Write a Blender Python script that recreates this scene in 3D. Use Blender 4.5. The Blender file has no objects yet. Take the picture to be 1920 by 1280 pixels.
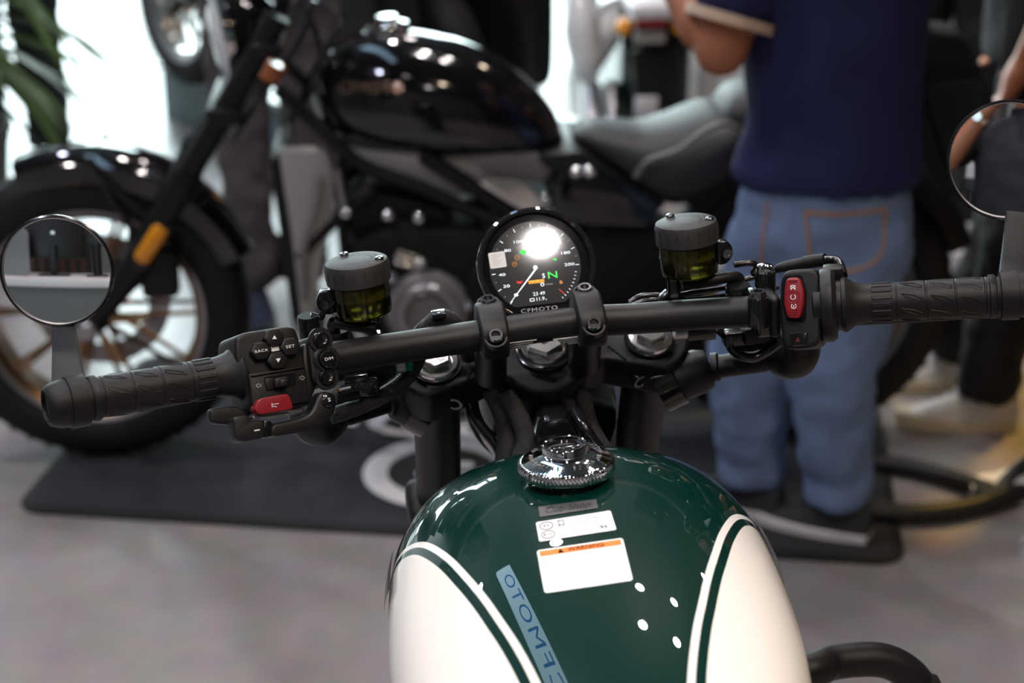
import bpy, bmesh, math, random
from mathutils import Vector, Matrix
from mathutils.bvhtree import BVHTree
random.seed(7)
R = math.radians
PI = math.pi
SC = bpy.context.scene
COL = SC.collection

# ------------------------------------------------------------------ camera
CAMZ, PITCH, FPX = 1.59, R(22.0), 3200.0
cam = bpy.data.objects.new('camera', bpy.data.cameras.new('camera'))
COL.objects.link(cam)
cam.location = (0, 0, CAMZ)
cam.rotation_euler = (PI / 2 - PITCH, 0, 0)
cam.data.sensor_width = 36.0
cam.data.lens = 36.0 * FPX / 1920.0
cam.data.clip_start = 0.02
cam.data.dof.use_dof = True
cam.data.dof.focus_distance = 1.33
cam.data.dof.aperture_fstop = 5.2
SC.camera = cam

# ------------------------------------------------------------------ world (daylight outside the shop front)
wd = bpy.data.worlds.new('daylight'); SC.world = wd; wd.use_nodes = True
wd.node_tree.nodes['Background'].inputs[0].default_value = (0.86, 0.96, 1.0, 1)
wd.node_tree.nodes['Background'].inputs[1].default_value = 14.0

# ------------------------------------------------------------------ view
SC.view_settings.view_transform = 'Standard'
SC.view_settings.look = 'None'
SC.view_settings.gamma = 1.0
SC.view_settings.use_curve_mapping = False
SC.view_settings.exposure = 0.0
SC.cycles.use_denoising = True
SC.cycles.max_bounces = 10
SC.cycles.transparent_max_bounces = 12
SC.cycles.caustics_reflective = False
SC.cycles.caustics_refractive = False
SC.cycles.sample_clamp_indirect = 6.0

# ------------------------------------------------------------------ ceiling lights of the showroom, some added for brightness: (x, y, z, radius, watts, colour, aim)
CEIL = 3.9
WARM, NEUT, COOL = (1.0, 0.80, 0.60), (1.0, 0.92, 0.90), (0.76, 0.80, 1.0)
LAMPS = [
    (-1.7, 0.6, 0.11, 29, COOL, None), (-1.9, 2.6, 0.11, 28, NEUT, None), (0.10, 6.6, 0.09, 10, NEUT, None), (-0.55, 2.35, 0.09, 15, NEUT, 120),  # the last is an added light to brighten the mat and nearby floor
    (1.30, -0.1, 0.10, 27, WARM, 110), (0.0, 0.15, 0.12, 13, NEUT, 75),  # the neutral one is added overhead to brighten the tank
    (-0.4, 5.0, 0.09, 24, NEUT, None), (-2.2, 5.0, 0.10, 28, COOL, None),
    (0.47, 4.07, 0.06, 9, NEUT, None), (0.99, 4.02, 0.06, 6, NEUT, None), (0.41, 3.51, 0.06, 9, NEUT, None), (0.89, 3.42, 0.06, 6, NEUT, None),
    (2.0, 5.2, 0.09, 8, WARM, None), (-0.9, -2.2, 0.11, 34, NEUT, None), (0.95, -1.65, 0.04, 7, NEUT, None),
]

# ------------------------------------------------------------------ geometry helpers
CF, CU, CR = Vector((0, math.cos(PITCH), -math.sin(PITCH))), Vector((0, math.sin(PITCH), math.cos(PITCH))), Vector((1, 0, 0))
CAMP = Vector((0, 0, CAMZ))
def ray(px, py):
    return CF + CR * ((px - 960) / FPX) + CU * ((640 - py) / FPX)
def at(px, py, depth):
    return CAMP + ray(px, py) * depth
def floor_at(px, py, z=0.0):
    d = ray(px, py)
    return CAMP + d * ((z - CAMZ) / d.z)
def rot(axis, deg):
    return Matrix.Rotation(R(deg), 4, axis)
def tr(*v):
    return Matrix.Translation(Vector(v[0]) if len(v) == 1 else Vector(v))
def axes(o, x, y, z):
    m = Matrix.Identity(4)
    for i, a in enumerate((x, y, z)):
        a = Vector(a).normalized()
        m[0][i], m[1][i], m[2][i] = a
    m.translation = Vector(o)
    return m
class Fr:
    """a local frame standing in the world; p() gives the local point seen at a photograph pixel on the plane local y = y"""
    def __init__(s, M):
        s.M = M.copy(); s.I = M.inverted()
    def p(s, px, py, y=0.0):
        o = s.I @ CAMP; d = s.I.to_3x3() @ ray(px, py)
        return o + d * ((y - o.y) / d.y)
    def q(s, px, py, y=0.0):
        v = s.p(px, py, y); return (v.x, v.z)
    def w(s, v):
        return s.M @ Vector(v)
    def sub(s, v, m=None):
        return Fr(s.M @ tr(v) @ (m or Matrix.Identity(4)))
WORLD = Fr(Matrix.Identity(4))

def spline(pts, n=8, closed=False):
    P = [Vector(p) for p in pts]; out = []
    N = len(P); rng = N if closed else N - 1
    for i in range(rng):
        if closed:
            a, b, c, d = P[i - 1], P[i], P[(i + 1) % N], P[(i + 2) % N]
        else:
            b, c = P[i], P[i + 1]
            a = P[i - 1] if i else b * 2 - c
            d = P[i + 2] if i + 2 < N else c * 2 - b
        for k in range(n):
            t = k / n
            out.append(0.5 * ((2 * b) + (c - a) * t + (2 * a - 5 * b + 4 * c - d) * t * t + (3 * b - a - 3 * c + d) * t ** 3))
    if not closed: out.append(P[-1].copy())
    return out

def loft(bm, rings, caps=True, closed=False):
    vs = [[bm.verts.new(v) for v in r] for r in rings]
    n = len(vs[0]); m = len(vs)
    for i in range(m if closed else m - 1):
        a, b = vs[i], vs[(i + 1) % m]
        for j in range(n):
            try: bm.faces.new((a[j], a[(j + 1) % n], b[(j + 1) % n], b[j]))
            except ValueError: pass
    if caps and not closed:
        try: bm.faces.new(vs[0][::-1])
        except ValueError: pass
        try: bm.faces.new(vs[-1])
        except ValueError: pass
    return vs

def tube(bm, pts, r, seg=14, caps=True, flat=1.0, up=None):
    P = [Vector(p) for p in pts]; n = len(P)
    rr = r if isinstance(r, (list, tuple)) else [r] * n
    if len(rr) != n:
        rr = [rr[int(round(i * (len(rr) - 1) / (n - 1)))] for i in range(n)] if len(rr) < 3 else [
            rr[min(int(i * (len(rr) - 1) / (n - 1)), len(rr) - 2)] * (1 - (i * (len(rr) - 1) / (n - 1) - min(int(i * (len(rr) - 1) / (n - 1)), len(rr) - 2)))
            + rr[min(int(i * (len(rr) - 1) / (n - 1)), len(rr) - 2) + 1] * (i * (len(rr) - 1) / (n - 1) - min(int(i * (len(rr) - 1) / (n - 1)), len(rr) - 2)) for i in range(n)]
    rings = []; nrm = None
    for i in range(n):
        t = (P[min(i + 1, n - 1)] - P[max(i - 1, 0)]).normalized()
        if nrm is None:
            u0 = Vector(up) if up else (Vector((0, 0, 1)) if abs(t.z) < 0.9 else Vector((0, 1, 0)))
            nrm = (u0 - t * u0.dot(t)).normalized()
        else:
            nrm = (nrm - t * nrm.dot(t)).normalized()
        b = t.cross(nrm)
        rings.append([P[i] + (nrm * math.cos(a) * flat + b * math.sin(a)) * rr[i] for a in [2 * PI * k / seg for k in range(seg)]])
    loft(bm, rings, caps)

def lathe(bm, prof, seg=32, T=None, caps=True):
    """profile of (radius, height) turned about local z"""
    rings = []
    for r, z in prof:
        ring = [Vector((max(r, 1e-5) * math.cos(2 * PI * k / seg), max(r, 1e-5) * math.sin(2 * PI * k / seg), z)) for k in range(seg)]
        if T: ring = [T @ v for v in ring]
        rings.append(ring)
    loft(bm, rings, caps)

def lathe_ring(bm, prof, seg=48, T=None):
    """closed profile turned about local z (tyre, rim, bezel)"""
    rings = []
    for k in range(seg):
        a = 2 * PI * k / seg
        ring = [Vector((r * math.cos(a), r * math.sin(a), z)) for r, z in prof]
        if T: ring = [T @ v for v in ring]
        rings.append(ring)
    loft(bm, rings, False, True)

def box(bm, c, s, T=None):
    m = tr(c) @ Matrix.Diagonal((s[0], s[1], s[2], 1))
    if T: m = T @ m
    bmesh.ops.create_cube(bm, size=1, matrix=m)

def prism(bm, pts, y0, y1):
    """outline in (x, z) pushed from y0 to y1"""
    a = [bm.verts.new((p[0], y0, p[1])) for p in pts]
    b = [bm.verts.new((p[0], y1, p[1])) for p in pts]
    n = len(a)
    bm.faces.new(a); bm.faces.new(b[::-1])
    for i in range(n):
        bm.faces.new((a[(i + 1) % n], a[i], b[i], b[(i + 1) % n]))

def ball(bm, c, r, seg=20, T=None):
    r3 = r if isinstance(r, (tuple, list)) else (r, r, r)
    m = tr(c) @ (T or Matrix.Identity(4)) @ Matrix.Diagonal((r3[0], r3[1], r3[2], 1))
    bmesh.ops.create_uvsphere(bm, u_segments=seg, v_segments=max(6, seg // 2), radius=1, matrix=m)

def ngon(n, r, a0=0.0, sx=1, sz=1, c=(0, 0)):
    return [(c[0] + r * sx * math.cos(a0 + 2 * PI * k / n), c[1] + r * sz * math.sin(a0 + 2 * PI * k / n)) for k in range(n)]
def rrect(w, h, r, n=4, c=(0, 0), ang=0.0):
    out = []
    for cx, cz, a in ((w / 2 - r, h / 2 - r, 0), (-w / 2 + r, h / 2 - r, 90), (-w / 2 + r, -h / 2 + r, 180), (w / 2 - r, -h / 2 + r, 270)):
        for k in range(n + 1):
            t = R(a + 90 * k / n); out.append((cx + r * math.cos(t), cz + r * math.sin(t)))
    ca, sa = math.cos(ang), math.sin(ang)
    return [(c[0] + x * ca - z * sa, c[1] + x * sa + z * ca) for x, z in out]
def round_poly(pts, r, n=4):
    out = []; N = len(pts)
    for i in range(N):
        p = Vector(pts[i]); a = Vector(pts[i - 1]); b = Vector(pts[(i + 1) % N])
        ra = min(r, (a - p).length * 0.45); rb = min(r, (b - p).length * 0.45)
        s = p + (a - p).normalized() * ra; e = p + (b - p).normalized() * rb
        for k in range(n + 1):
            t = k / n; v = s * (1 - t) ** 2 + p * 2 * t * (1 - t) + e * t * t
            out.append((v.x, v.y))
    return out

def B(fn, *a, **k):
    bm = bmesh.new(); fn(bm, *a, **k); return bm

WM = {}
def obj(name, bm, mat, parent=None, fr=None, bevel=0.0, bseg=2, smooth=35, **props):
    """link a bmesh (or mesh) as one object standing in frame fr"""
    if isinstance(bm, bmesh.types.BMesh):
        bmesh.ops.recalc_face_normals(bm, faces=bm.faces)
        if bevel:
            ed = [e for e in bm.edges if len(e.link_faces) == 2 and e.calc_face_angle(0) > R(28)]
            bmesh.ops.bevel(bm, geom=ed, offset=bevel, segments=bseg, profile=0.5, affect='EDGES', clamp_overlap=True)
        me = bpy.data.meshes.new(name); bm.to_mesh(me); bm.free()
    else:
        me = bm
    if mat and not me.materials:
        for m in (mat if isinstance(mat, (list, tuple)) else [mat]): me.materials.append(m)
    if smooth and len(me.polygons):
        me.polygons.foreach_set('use_smooth', [True] * len(me.polygons))
        me.set_sharp_from_angle(angle=R(smooth))
    o = bpy.data.objects.new(name, me); COL.objects.link(o)
    M = (fr.M if isinstance(fr, Fr) else fr) if fr is not None else (WM[parent.name] if parent else Matrix.Identity(4))
    place(o, parent, M)
    for k, v in props.items(): o[k] = v
    return o
def place(o, parent, M):
    WM[o.name] = M.copy()
    if parent:
        o.parent = parent; o.matrix_basis = WM[parent.name].inverted() @ M
    else:
        o.matrix_basis = M
def again(src, parent, M, name=None):
    o = bpy.data.objects.new(name or src.name.split('.')[0], src.data); COL.objects.link(o)
    place(o, parent, M); return o
def thing(name, label, cat, M, group=None):
    o = bpy.data.objects.new(name, None); COL.objects.link(o); o.empty_display_size = 0.1
    place(o, None, M if isinstance(M, Matrix) else M.M)
    return tag(o, label, cat, group)
def tag(o, label, cat, group=None):
    o['label'] = label; o['category'] = cat
    if group: o['group'] = group
    return o
def struct(name, bm, mat, **k):
    o = obj(name, bm, mat, **k); o['kind'] = 'structure'; return o

# ------------------------------------------------------------------ materials
def pbr(name, col, rough=0.5, metal=0.0, coat=0.0, spec=0.5, var=0.0, vscale=30.0, bump=0.0, bscale=400.0, trans=0.0, ior=1.45, emit=None, estr=0.0, sheen=0.0, coat_rough=0.03):
    m = bpy.data.materials.new(name); m.use_nodes = True
    nt = m.node_tree; b = nt.nodes['Principled BSDF']
    def S(k, v):
        if k in b.inputs: b.inputs[k].default_value = v
    c = tuple(col) + (1,)
    S('Base Color', c); S('Roughness', rough); S('Metallic', metal); S('Coat Weight', coat); S('Coat Roughness', coat_rough)
    S('Specular IOR Level', spec); S('Transmission Weight', trans); S('IOR', ior); S('Sheen Weight', sheen)
    if emit: S('Emission Color', tuple(emit) + (1,)); S('Emission Strength', estr)
    if var or bump:
        tc = nt.nodes.new('ShaderNodeTexCoord')
    if var:
        nz = nt.nodes.new('ShaderNodeTexNoise'); nz.inputs['Scale'].default_value = vscale; nz.inputs['Detail'].default_value = 6
        nt.links.new(tc.outputs['Object'], nz.inputs['Vector'])
        mx = nt.nodes.new('ShaderNodeMix'); mx.data_type = 'RGBA'
        mx.inputs[6].default_value = tuple(max(0, x * (1 - var)) for x in col) + (1,)
        mx.inputs[7].default_value = tuple(min(1, x * (1 + var)) for x in col) + (1,)
        nt.links.new(nz.outputs['Fac'], mx.inputs[0]); nt.links.new(mx.outputs[2], b.inputs['Base Color'])
    if bump:
        n2 = nt.nodes.new('ShaderNodeTexNoise'); n2.inputs['Scale'].default_value = bscale; n2.inputs['Detail'].default_value = 3
        nt.links.new(tc.outputs['Object'], n2.inputs['Vector'])
        bp = nt.nodes.new('ShaderNodeBump'); bp.inputs['Strength'].default_value = bump; bp.inputs['Distance'].default_value = 0.002
        nt.links.new(n2.outputs['Fac'], bp.inputs['Height']); nt.links.new(bp.outputs['Normal'], b.inputs['Normal'])
    return m
M = {}
M['plastic'] = pbr('black_plastic', (0.0070, 0.0066, 0.0072), 0.44, spec=0.36, bump=0.07, bscale=1500)
M['satin'] = pbr('black_satin_metal', (0.0085, 0.0080, 0.0086), 0.40, 0.0, spec=0.38, bump=0.15, bscale=2200)
M['satin2'] = pbr('black_cast_metal', (0.0060, 0.0057, 0.0061), 0.46, spec=0.34, bump=0.2, bscale=1800)
M['gloss'] = pbr('gloss_black', (0.005, 0.005, 0.006), 0.10, coat=0.8)
M['shiny'] = pbr('shiny_black_plastic', (0.006, 0.006, 0.007), 0.20, coat=0.3)
M['rubber'] = pbr('black_rubber', (0.0070, 0.0066, 0.0070), 0.50, spec=0.36, bump=0.1, bscale=900)
M['tyre'] = pbr('tyre_rubber', (0.012, 0.011, 0.0115), 0.6, spec=0.36, var=0.2, vscale=40, bump=0.3, bscale=300)
M['chrome'] = pbr('chrome', (0.86, 0.86, 0.88), 0.05, 1.0)
M['blackchrome'] = pbr('black_chrome', (0.42, 0.42, 0.44), 0.14, 1.0)
M['alu'] = pbr('machined_aluminium', (0.80, 0.78, 0.76), 0.22, 1.0, bump=0.1, bscale=600)
M['steel'] = pbr('grey_steel', (0.42, 0.41, 0.42), 0.35, 1.0)
M['bronze'] = pbr('bronze_rim', (0.36, 0.22, 0.12), 0.30, 1.0, var=0.1)
M['red'] = pbr('red_plastic', (0.20, 0.007, 0.014), 0.38, bump=0.1, bscale=1500)
M['white'] = pbr('white_print', (0.80, 0.80, 0.80), 0.5)
M['pale'] = pbr('grey_print', (0.45, 0.45, 0.46), 0.5)
M['ink'] = pbr('black_ink', (0.005, 0.005, 0.006), 0.7, spec=0.05)
M['paper'] = pbr('white_sticker', (0.86, 0.86, 0.86), 0.35, coat=0.4)
M['orange_ink'] = pbr('orange_ink', (0.85, 0.20, 0.01), 0.4)
M['mirror'] = pbr('mirror_glass', (0.72, 0.73, 0.75), 0.01, 1.0)
M['amber'] = pbr('amber_lens', (0.95, 0.33, 0.01), 0.22, coat=0.5, var=0.25, vscale=120)
M['dullamber'] = pbr('dull_amber_lens', (0.30, 0.085, 0.025), 0.25, coat=0.5)
M['hazred'] = pbr('dark_red_print', (0.075, 0.006, 0.006), 0.5)
M['amber_lit'] = pbr('amber_lit_lens', (0.95, 0.30, 0.02), 0.25, emit=(1.0, 0.35, 0.03), estr=1.2)
M['redlens'] = pbr('red_lens', (0.30, 0.01, 0.015), 0.2, coat=0.5)
M['green_conn'] = pbr('green_plastic', (0.0, 0.22, 0.13), 0.4)
M['skin'] = pbr('skin', (0.40, 0.150, 0.080), 0.5, var=0.12, vscale=12)
M['hair'] = pbr('black_hair', (0.012, 0.010, 0.009), 0.5, bump=0.6, bscale=200)
M['eye'] = pbr('eye_white', (0.75, 0.73, 0.70), 0.2)

# ================================================================== the room
def floor_material():
    m = bpy.data.materials.new('polished_concrete'); m.use_nodes = True
    nt = m.node_tree; b = nt.nodes['Principled BSDF']; L = nt.links.new
    tc = nt.nodes.new('ShaderNodeTexCoord')
    n1 = nt.nodes.new('ShaderNodeTexNoise'); n1.inputs['Scale'].default_value = 1.3; n1.inputs['Detail'].default_value = 8; n1.inputs['Distortion'].default_value = 0.6
    n2 = nt.nodes.new('ShaderNodeTexNoise'); n2.inputs['Scale'].default_value = 14; n2.inputs['Detail'].default_value = 6
    L(tc.outputs['Object'], n1.inputs['Vector']); L(tc.outputs['Object'], n2.inputs['Vector'])
    r1 = nt.nodes.new('ShaderNodeValToRGB')
    r1.color_ramp.elements[0].position = 0.3; r1.color_ramp.elements[0].color = (0.225, 0.190, 0.188, 1)
    r1.color_ramp.elements[1].position = 0.7; r1.color_ramp.elements[1].color = (0.320, 0.285, 0.280, 1)
    L(n1.outputs['Fac'], r1.inputs['Fac'])
    mx = nt.nodes.new('ShaderNodeMix'); mx.data_type = 'RGBA'; mx.blend_type = 'OVERLAY'; mx.inputs[0].default_value = 0.25
    L(r1.outputs['Color'], mx.inputs[6]); L(n2.outputs['Color'], mx.inputs[7])
    hs = nt.nodes.new('ShaderNodeHueSaturation'); hs.inputs['Saturation'].default_value = 0.8
    L(mx.outputs[2], hs.inputs['Color']); L(hs.outputs['Color'], b.inputs['Base Color'])
    mr = nt.nodes.new('ShaderNodeMapRange'); mr.inputs[3].default_value = 0.24; mr.inputs[4].default_value = 0.36
    L(n2.outputs['Fac'], mr.inputs[0]); L(mr.outputs[0], b.inputs['Roughness'])
    b.inputs['Specular IOR Level'].default_value = 0.6
    return m
M['floor'] = floor_material()
M['ceiling'] = pbr('ceiling_paint', (0.03, 0.03, 0.033), 0.8, var=0.1, vscale=2)
M['wall'] = pbr('wall_paint', (0.28, 0.27, 0.27), 0.7, var=0.05, vscale=3)
M['darkwall'] = pbr('dark_wall_panel', (0.045, 0.040, 0.038), 0.6, var=0.15, vscale=4)
M['wood'] = pbr('brown_wall_slats', (0.10, 0.055, 0.040), 0.5, var=0.25, vscale=6)
M['frame'] = pbr('window_frame_grey', (0.75, 0.78, 0.78), 0.4)
def pane_material():
    m = bpy.data.materials.new('window_glass'); m.use_nodes = True
    nt = m.node_tree; out = nt.nodes['Material Output']; nt.nodes.remove(nt.nodes['Principled BSDF'])
    t = nt.nodes.new('ShaderNodeBsdfTransparent'); g = nt.nodes.new('ShaderNodeBsdfGlossy'); g.inputs['Roughness'].default_value = 0.02
    t.inputs[0].default_value = (0.93, 0.98, 0.97, 1)
    mx = nt.nodes.new('ShaderNodeMixShader'); mx.inputs[0].default_value = 0.07
    nt.links.new(t.outputs[0], mx.inputs[1]); nt.links.new(g.outputs[0], mx.inputs[2]); nt.links.new(mx.outputs[0], out.inputs[0])
    return m
M['pane'] = pane_material()

X0, X1, Y0, Y1 = -4.6, 4.6, -4.2, 9.6
struct('floor', B(box, ((X0 + X1) / 2, (Y0 + Y1) / 2, -0.06), (X1 - X0 + 0.4, Y1 - Y0 + 0.4, 0.12)), M['floor'])
struct('ceiling', B(box, ((X0 + X1) / 2, (Y0 + Y1) / 2, CEIL + 0.08), (X1 - X0 + 0.4, Y1 - Y0 + 0.4, 0.16)), M['ceiling'])
struct('wall_left', B(box, (X0 - 0.1, (Y0 + Y1) / 2, CEIL / 2), (0.2, Y1 - Y0, CEIL)), M['wall'])
struct('wall_right', B(box, (X1 + 0.1, (Y0 + Y1) / 2, CEIL / 2), (0.2, Y1 - Y0, CEIL)), M['darkwall'])
struct('wall_front', B(box, ((X0 + X1) / 2, Y0 - 0.1, CEIL / 2), (X1 - X0, 0.2, CEIL)), M['wall'])
bm = bmesh.new(); WX = 0.5; WH = 3.3
box(bm, ((WX + X1) / 2, Y1 + 0.1, CEIL / 2), (X1 - WX, 0.2, CEIL))
box(bm, ((X0 + WX) / 2, Y1 + 0.1, (CEIL + WH) / 2), (WX - X0, 0.2, CEIL - WH))
struct('wall_back', bm, M['darkwall'])
# wooden slats behind the photographer, seen only in the bar-end mirror
wf = struct('trim_1', B(box, (-2.4, Y0 + 0.03, 1.6), (2.6, 0.06, 3.2)), M['darkwall'])
sl = None
for k in range(22):
    Ms = tr(-3.63 + k * 0.117, Y0 + 0.075, 1.6)
    if sl is None: sl = obj('slat', B(box, (0, 0, 0), (0.07, 0.03, 3.2)), M['wood'], wf, Ms)
    else: again(sl, wf, Ms)
nb = 4; bw = (WX - X0) / nb
for i in range(nb):
    xa = X0 + i * bw; bm = bmesh.new()
    for xx in (xa + 0.02, xa + bw - 0.02): box(bm, (xx, Y1 + 0.06, WH / 2), (0.04, 0.12, WH))
    for zz in (0.05, WH - 0.04): box(bm, (xa + bw / 2, Y1 + 0.06, zz), (bw - 0.08, 0.12, 0.09))
    wo = struct('window_%d' % (i + 1), bm, M['frame'])
    obj('pane', B(box, (xa + bw / 2, Y1 + 0.06, WH / 2), (bw - 0.08, 0.012, WH - 0.17)), M['pane'], wo)
po = bpy.data.lights.new('window_portal', 'AREA'); po.shape = 'RECTANGLE'; po.size = WX - X0; po.size_y = WH
po.cycles.is_portal = True
pob = bpy.data.objects.new('window_portal', po); COL.objects.link(pob)
pob.location = ((X0 + WX) / 2, Y1 + 0.16, WH / 2); pob.rotation_euler = (PI / 2, 0, PI)
pob.rotation_euler = (-PI / 2, 0, 0)

# ------------------------------------------------------------------ ceiling spotlights (above the frame; some seen as highlights, some only added to brighten)
lamp_src = None
for i, (x, y, r, watts, c, aim) in enumerate(LAMPS):
    t = thing('ceiling_spotlight', 'round black ceiling downlight with a bright white lens above the showroom', 'spotlight', tr(x, y, CEIL), 'ceiling downlights')
    k = r / 0.1
    key = (r, c)
    hm = B(lathe, [(0.105 * k, 0.0), (0.12 * k, -0.01), (0.12 * k, -0.05), (0.112 * k, -0.06), (0.104 * k, -0.06), (0.104 * k, -0.03)], 24, None, True)
    obj('housing', hm, M['satin'], t)
    mm = M.setdefault('lens_%s' % (c,), pbr('lamp_lens', c, 0.4, emit=c, estr=12.0))
    obj('lens', B(lathe, [(0.0, -0.034), (0.103 * k, -0.034), (0.103 * k, -0.03)], 24), mm, t)
    ld = bpy.data.lights.new('downlight', 'AREA'); ld.shape = 'DISK'; ld.size = r * 2; ld.energy = watts; ld.color = c
    ld.spread = R(aim or 150)
    lo = bpy.data.objects.new('downlight', ld); COL.objects.link(lo); place(lo, t, tr(x, y, CEIL - 0.065))

# ------------------------------------------------------------------ display mat under the black cruiser
M['mat'] = pbr('charcoal_mat', (0.030, 0.030, 0.036), 0.9, var=0.35, vscale=500, bump=0.6, bscale=700)
M['matprint'] = pbr('white_mat_print', (0.80, 0.80, 0.82), 0.85, bump=0.4, bscale=700)
M['matedge'] = pbr('black_mat_edging', (0.012, 0.012, 0.012), 0.7)
a = floor_at(22, 962); b = floor_at(1700, 1064)
ux = (b - a).normalized(); uy = Vector((-ux.y, ux.x, 0))
MT = Fr(axes(a, ux, uy, (0, 0, 1))); ml = (b - a).length; md = 0.82
mat_t = thing('floor_mat', 'charcoal display mat with white lettering under the black cruiser motorcycle', 'mat', MT)
def flat(bm, pts, z0, z1):
    va = [bm.verts.new((p[0], p[1], z0)) for p in pts]; vb = [bm.verts.new((p[0], p[1], z1)) for p in pts]
    n = len(va); bm.faces.new(va[::-1]); bm.faces.new(vb)
    for i in range(n): bm.faces.new((va[i], va[(i + 1) % n], vb[(i + 1) % n], vb[i]))
outer = rrect(ml, md, 0.06, 6, (ml / 2, md / 2)); inner = rrect(ml - 0.04, md - 0.04, 0.045, 6, (ml / 2, md / 2))
obj('edging', B(flat, outer, 0.0, 0.008), M['matedge'], mat_t, bevel=0.002)
obj('carpet', B(flat, inner, 0.0, 0.0105), M['mat'], mat_t)

# ------------------------------------------------------------------ lettering (built-in font turned into meshes once)
WORDS = ['CFMOTO', 'BACK', 'SET', 'D/M', 'S', 'N', 'WARNING', 'E5', 'E10', '95', 'Bleifreies Benzin', 'unleaded fuel only', 'Carburant sans plomb',
         'Gasolina sin plomo', 'Bezolovnaty benzin', 'Endast blyfri bensin', 'RON ROZ min', '9GQ4-190301-1', 'Cub Shop', '20', '40', '80', '100', '120', '140', '160', '180', '200',
         '0', 'r/min', '23 49', '11.9', 'v', 'C', 'L', 'F', 'E', 'G', 'Eng. over speed', '60', 'LOWER', 'B', 'WARNING: CLEAN FILLER CAP BEFORE REMOVING', 'USE ONLY DOT4 BRAKE FLUID FROM SEALED CONTAINER', 'OPEN', 'km/h']
TM = {}
_tc = bpy.data.collections.new('tmp_text'); COL.children.link(_tc); _to = []
for w_ in WORDS:
    cu = bpy.data.curves.new('t', 'FONT'); cu.body = w_; cu.align_x = 'CENTER'; cu.align_y = 'CENTER'; cu.size = 1.0; cu.resolution_u = 3
    if w_ in ('CFMOTO', 'BACK', 'SET'): cu.space_character = 1.12
    if w_ in ('C', 'L', 'S', 'WARNING'): cu.offset = 0.010
    o_ = bpy.data.objects.new('t', cu); _tc.objects.link(o_); _to.append(o_)
_dg = bpy.context.evaluated_depsgraph_get(); _dg.update()
for w_, o_ in zip(WORDS, _to):
    TM[w_] = bpy.data.meshes.new_from_object(o_.evaluated_get(_dg))
    TM[w_].materials.clear()
for o_ in _to:
    cu = o_.data; bpy.data.objects.remove(o_); bpy.data.curves.remove(cu)
bpy.data.collections.remove(_tc)
def text_bm(word, T):
    """word as a bmesh; T maps the text plane (x right, y up, z out) to the target frame"""
    bm = bmesh.new(); bm.from_mesh(TM[word]); bmesh.ops.transform(bm, matrix=T, verts=bm.verts); return bm
FACE = Matrix(((1, 0, 0, 0), (0, 0, -1, 0), (0, 1, 0, 0), (0, 0, 0, 1)))   # text plane stood up to face local -y
def print_on(name, word, mat, parent, fr, c, size, sx=1.0, ang=0.0, shear=0.0):
    sh = Matrix.Identity(4); sh[0][1] = shear
    T = tr(c[0], c[1], c[2]) @ FACE @ rot('Z', ang) @ Matrix.Diagonal((size * sx, size, size, 1)) @ sh
    return obj(name, text_bm(word, T), mat, parent, fr, smooth=0)

# white print on the mat
def mat_text(word, px, py, size, sx=1.0):
    v = MT.I @ floor_at(px, py)
    bm = text_bm(word, tr(v.x, v.y, 0.0112) @ Matrix.Diagonal((size * sx, size, size, 1)))
    o = obj('printed_letter', bm, M['matprint'], mat_t, smooth=0)
mat_text('L', 622, 784, 0.17, 1.6); mat_text('C', 768, 804, 0.19, 1.6); mat_text('C', 925, 814, 0.19, 1.6)
v = MT.I @ floor_at(830, 892)
bm = bmesh.new(); lathe_ring(bm, [(0.165, 0.0), (0.115, 0.0), (0.115, 0.0014), (0.165, 0.0014)], 48, tr(v.x, v.y, 0.0102))
obj('printed_ring', bm, M['matprint'], mat_t)
for dy_, wd_ in ((0.035, 0.10), (-0.015, 0.13)):
    bm = bmesh.new(); flat(bm, rrect(wd_, 0.026, 0.012, 4, (v.x + 0.01, v.y + dy_)), 0.0102, 0.0116); obj('printed_bar', bm, M['matprint'], mat_t)

# ================================================================== the green and white motorcycle in front
def bike_axes(o, yaw, lean):
    f = Vector((-math.sin(R(yaw)), math.cos(R(yaw)), 0)); rt = Vector((math.cos(R(yaw)), math.sin(R(yaw)), 0))
    x = rt * math.cos(R(lean)) + Vector((0, 0, math.sin(R(lean)))); z = x.cross(f)
    return axes(o, x, f, z)
LEAN = 3.5
T_ = Fr(bike_axes(at(1072, 886, 1.284), 4.0, LEAN))                 # tank frame: origin under the fuel cap
HB = Fr(bike_axes(at(1010, 613, 1.385), 9.0, LEAN))                # handlebar frame (steered a little to the left)
up_ = T_.M.to_3x3() @ Vector((0, 0, 1))
base_ = T_.M.translation - up_ * (T_.M.translation.z / up_.z)
ROOT = Fr(bike_axes(base_, 4.0, LEAN))
fg = thing('motorcycle', 'green and white motorcycle seen from the rider seat, handlebar and fuel tank in front', 'motorcycle', ROOT)

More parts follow.
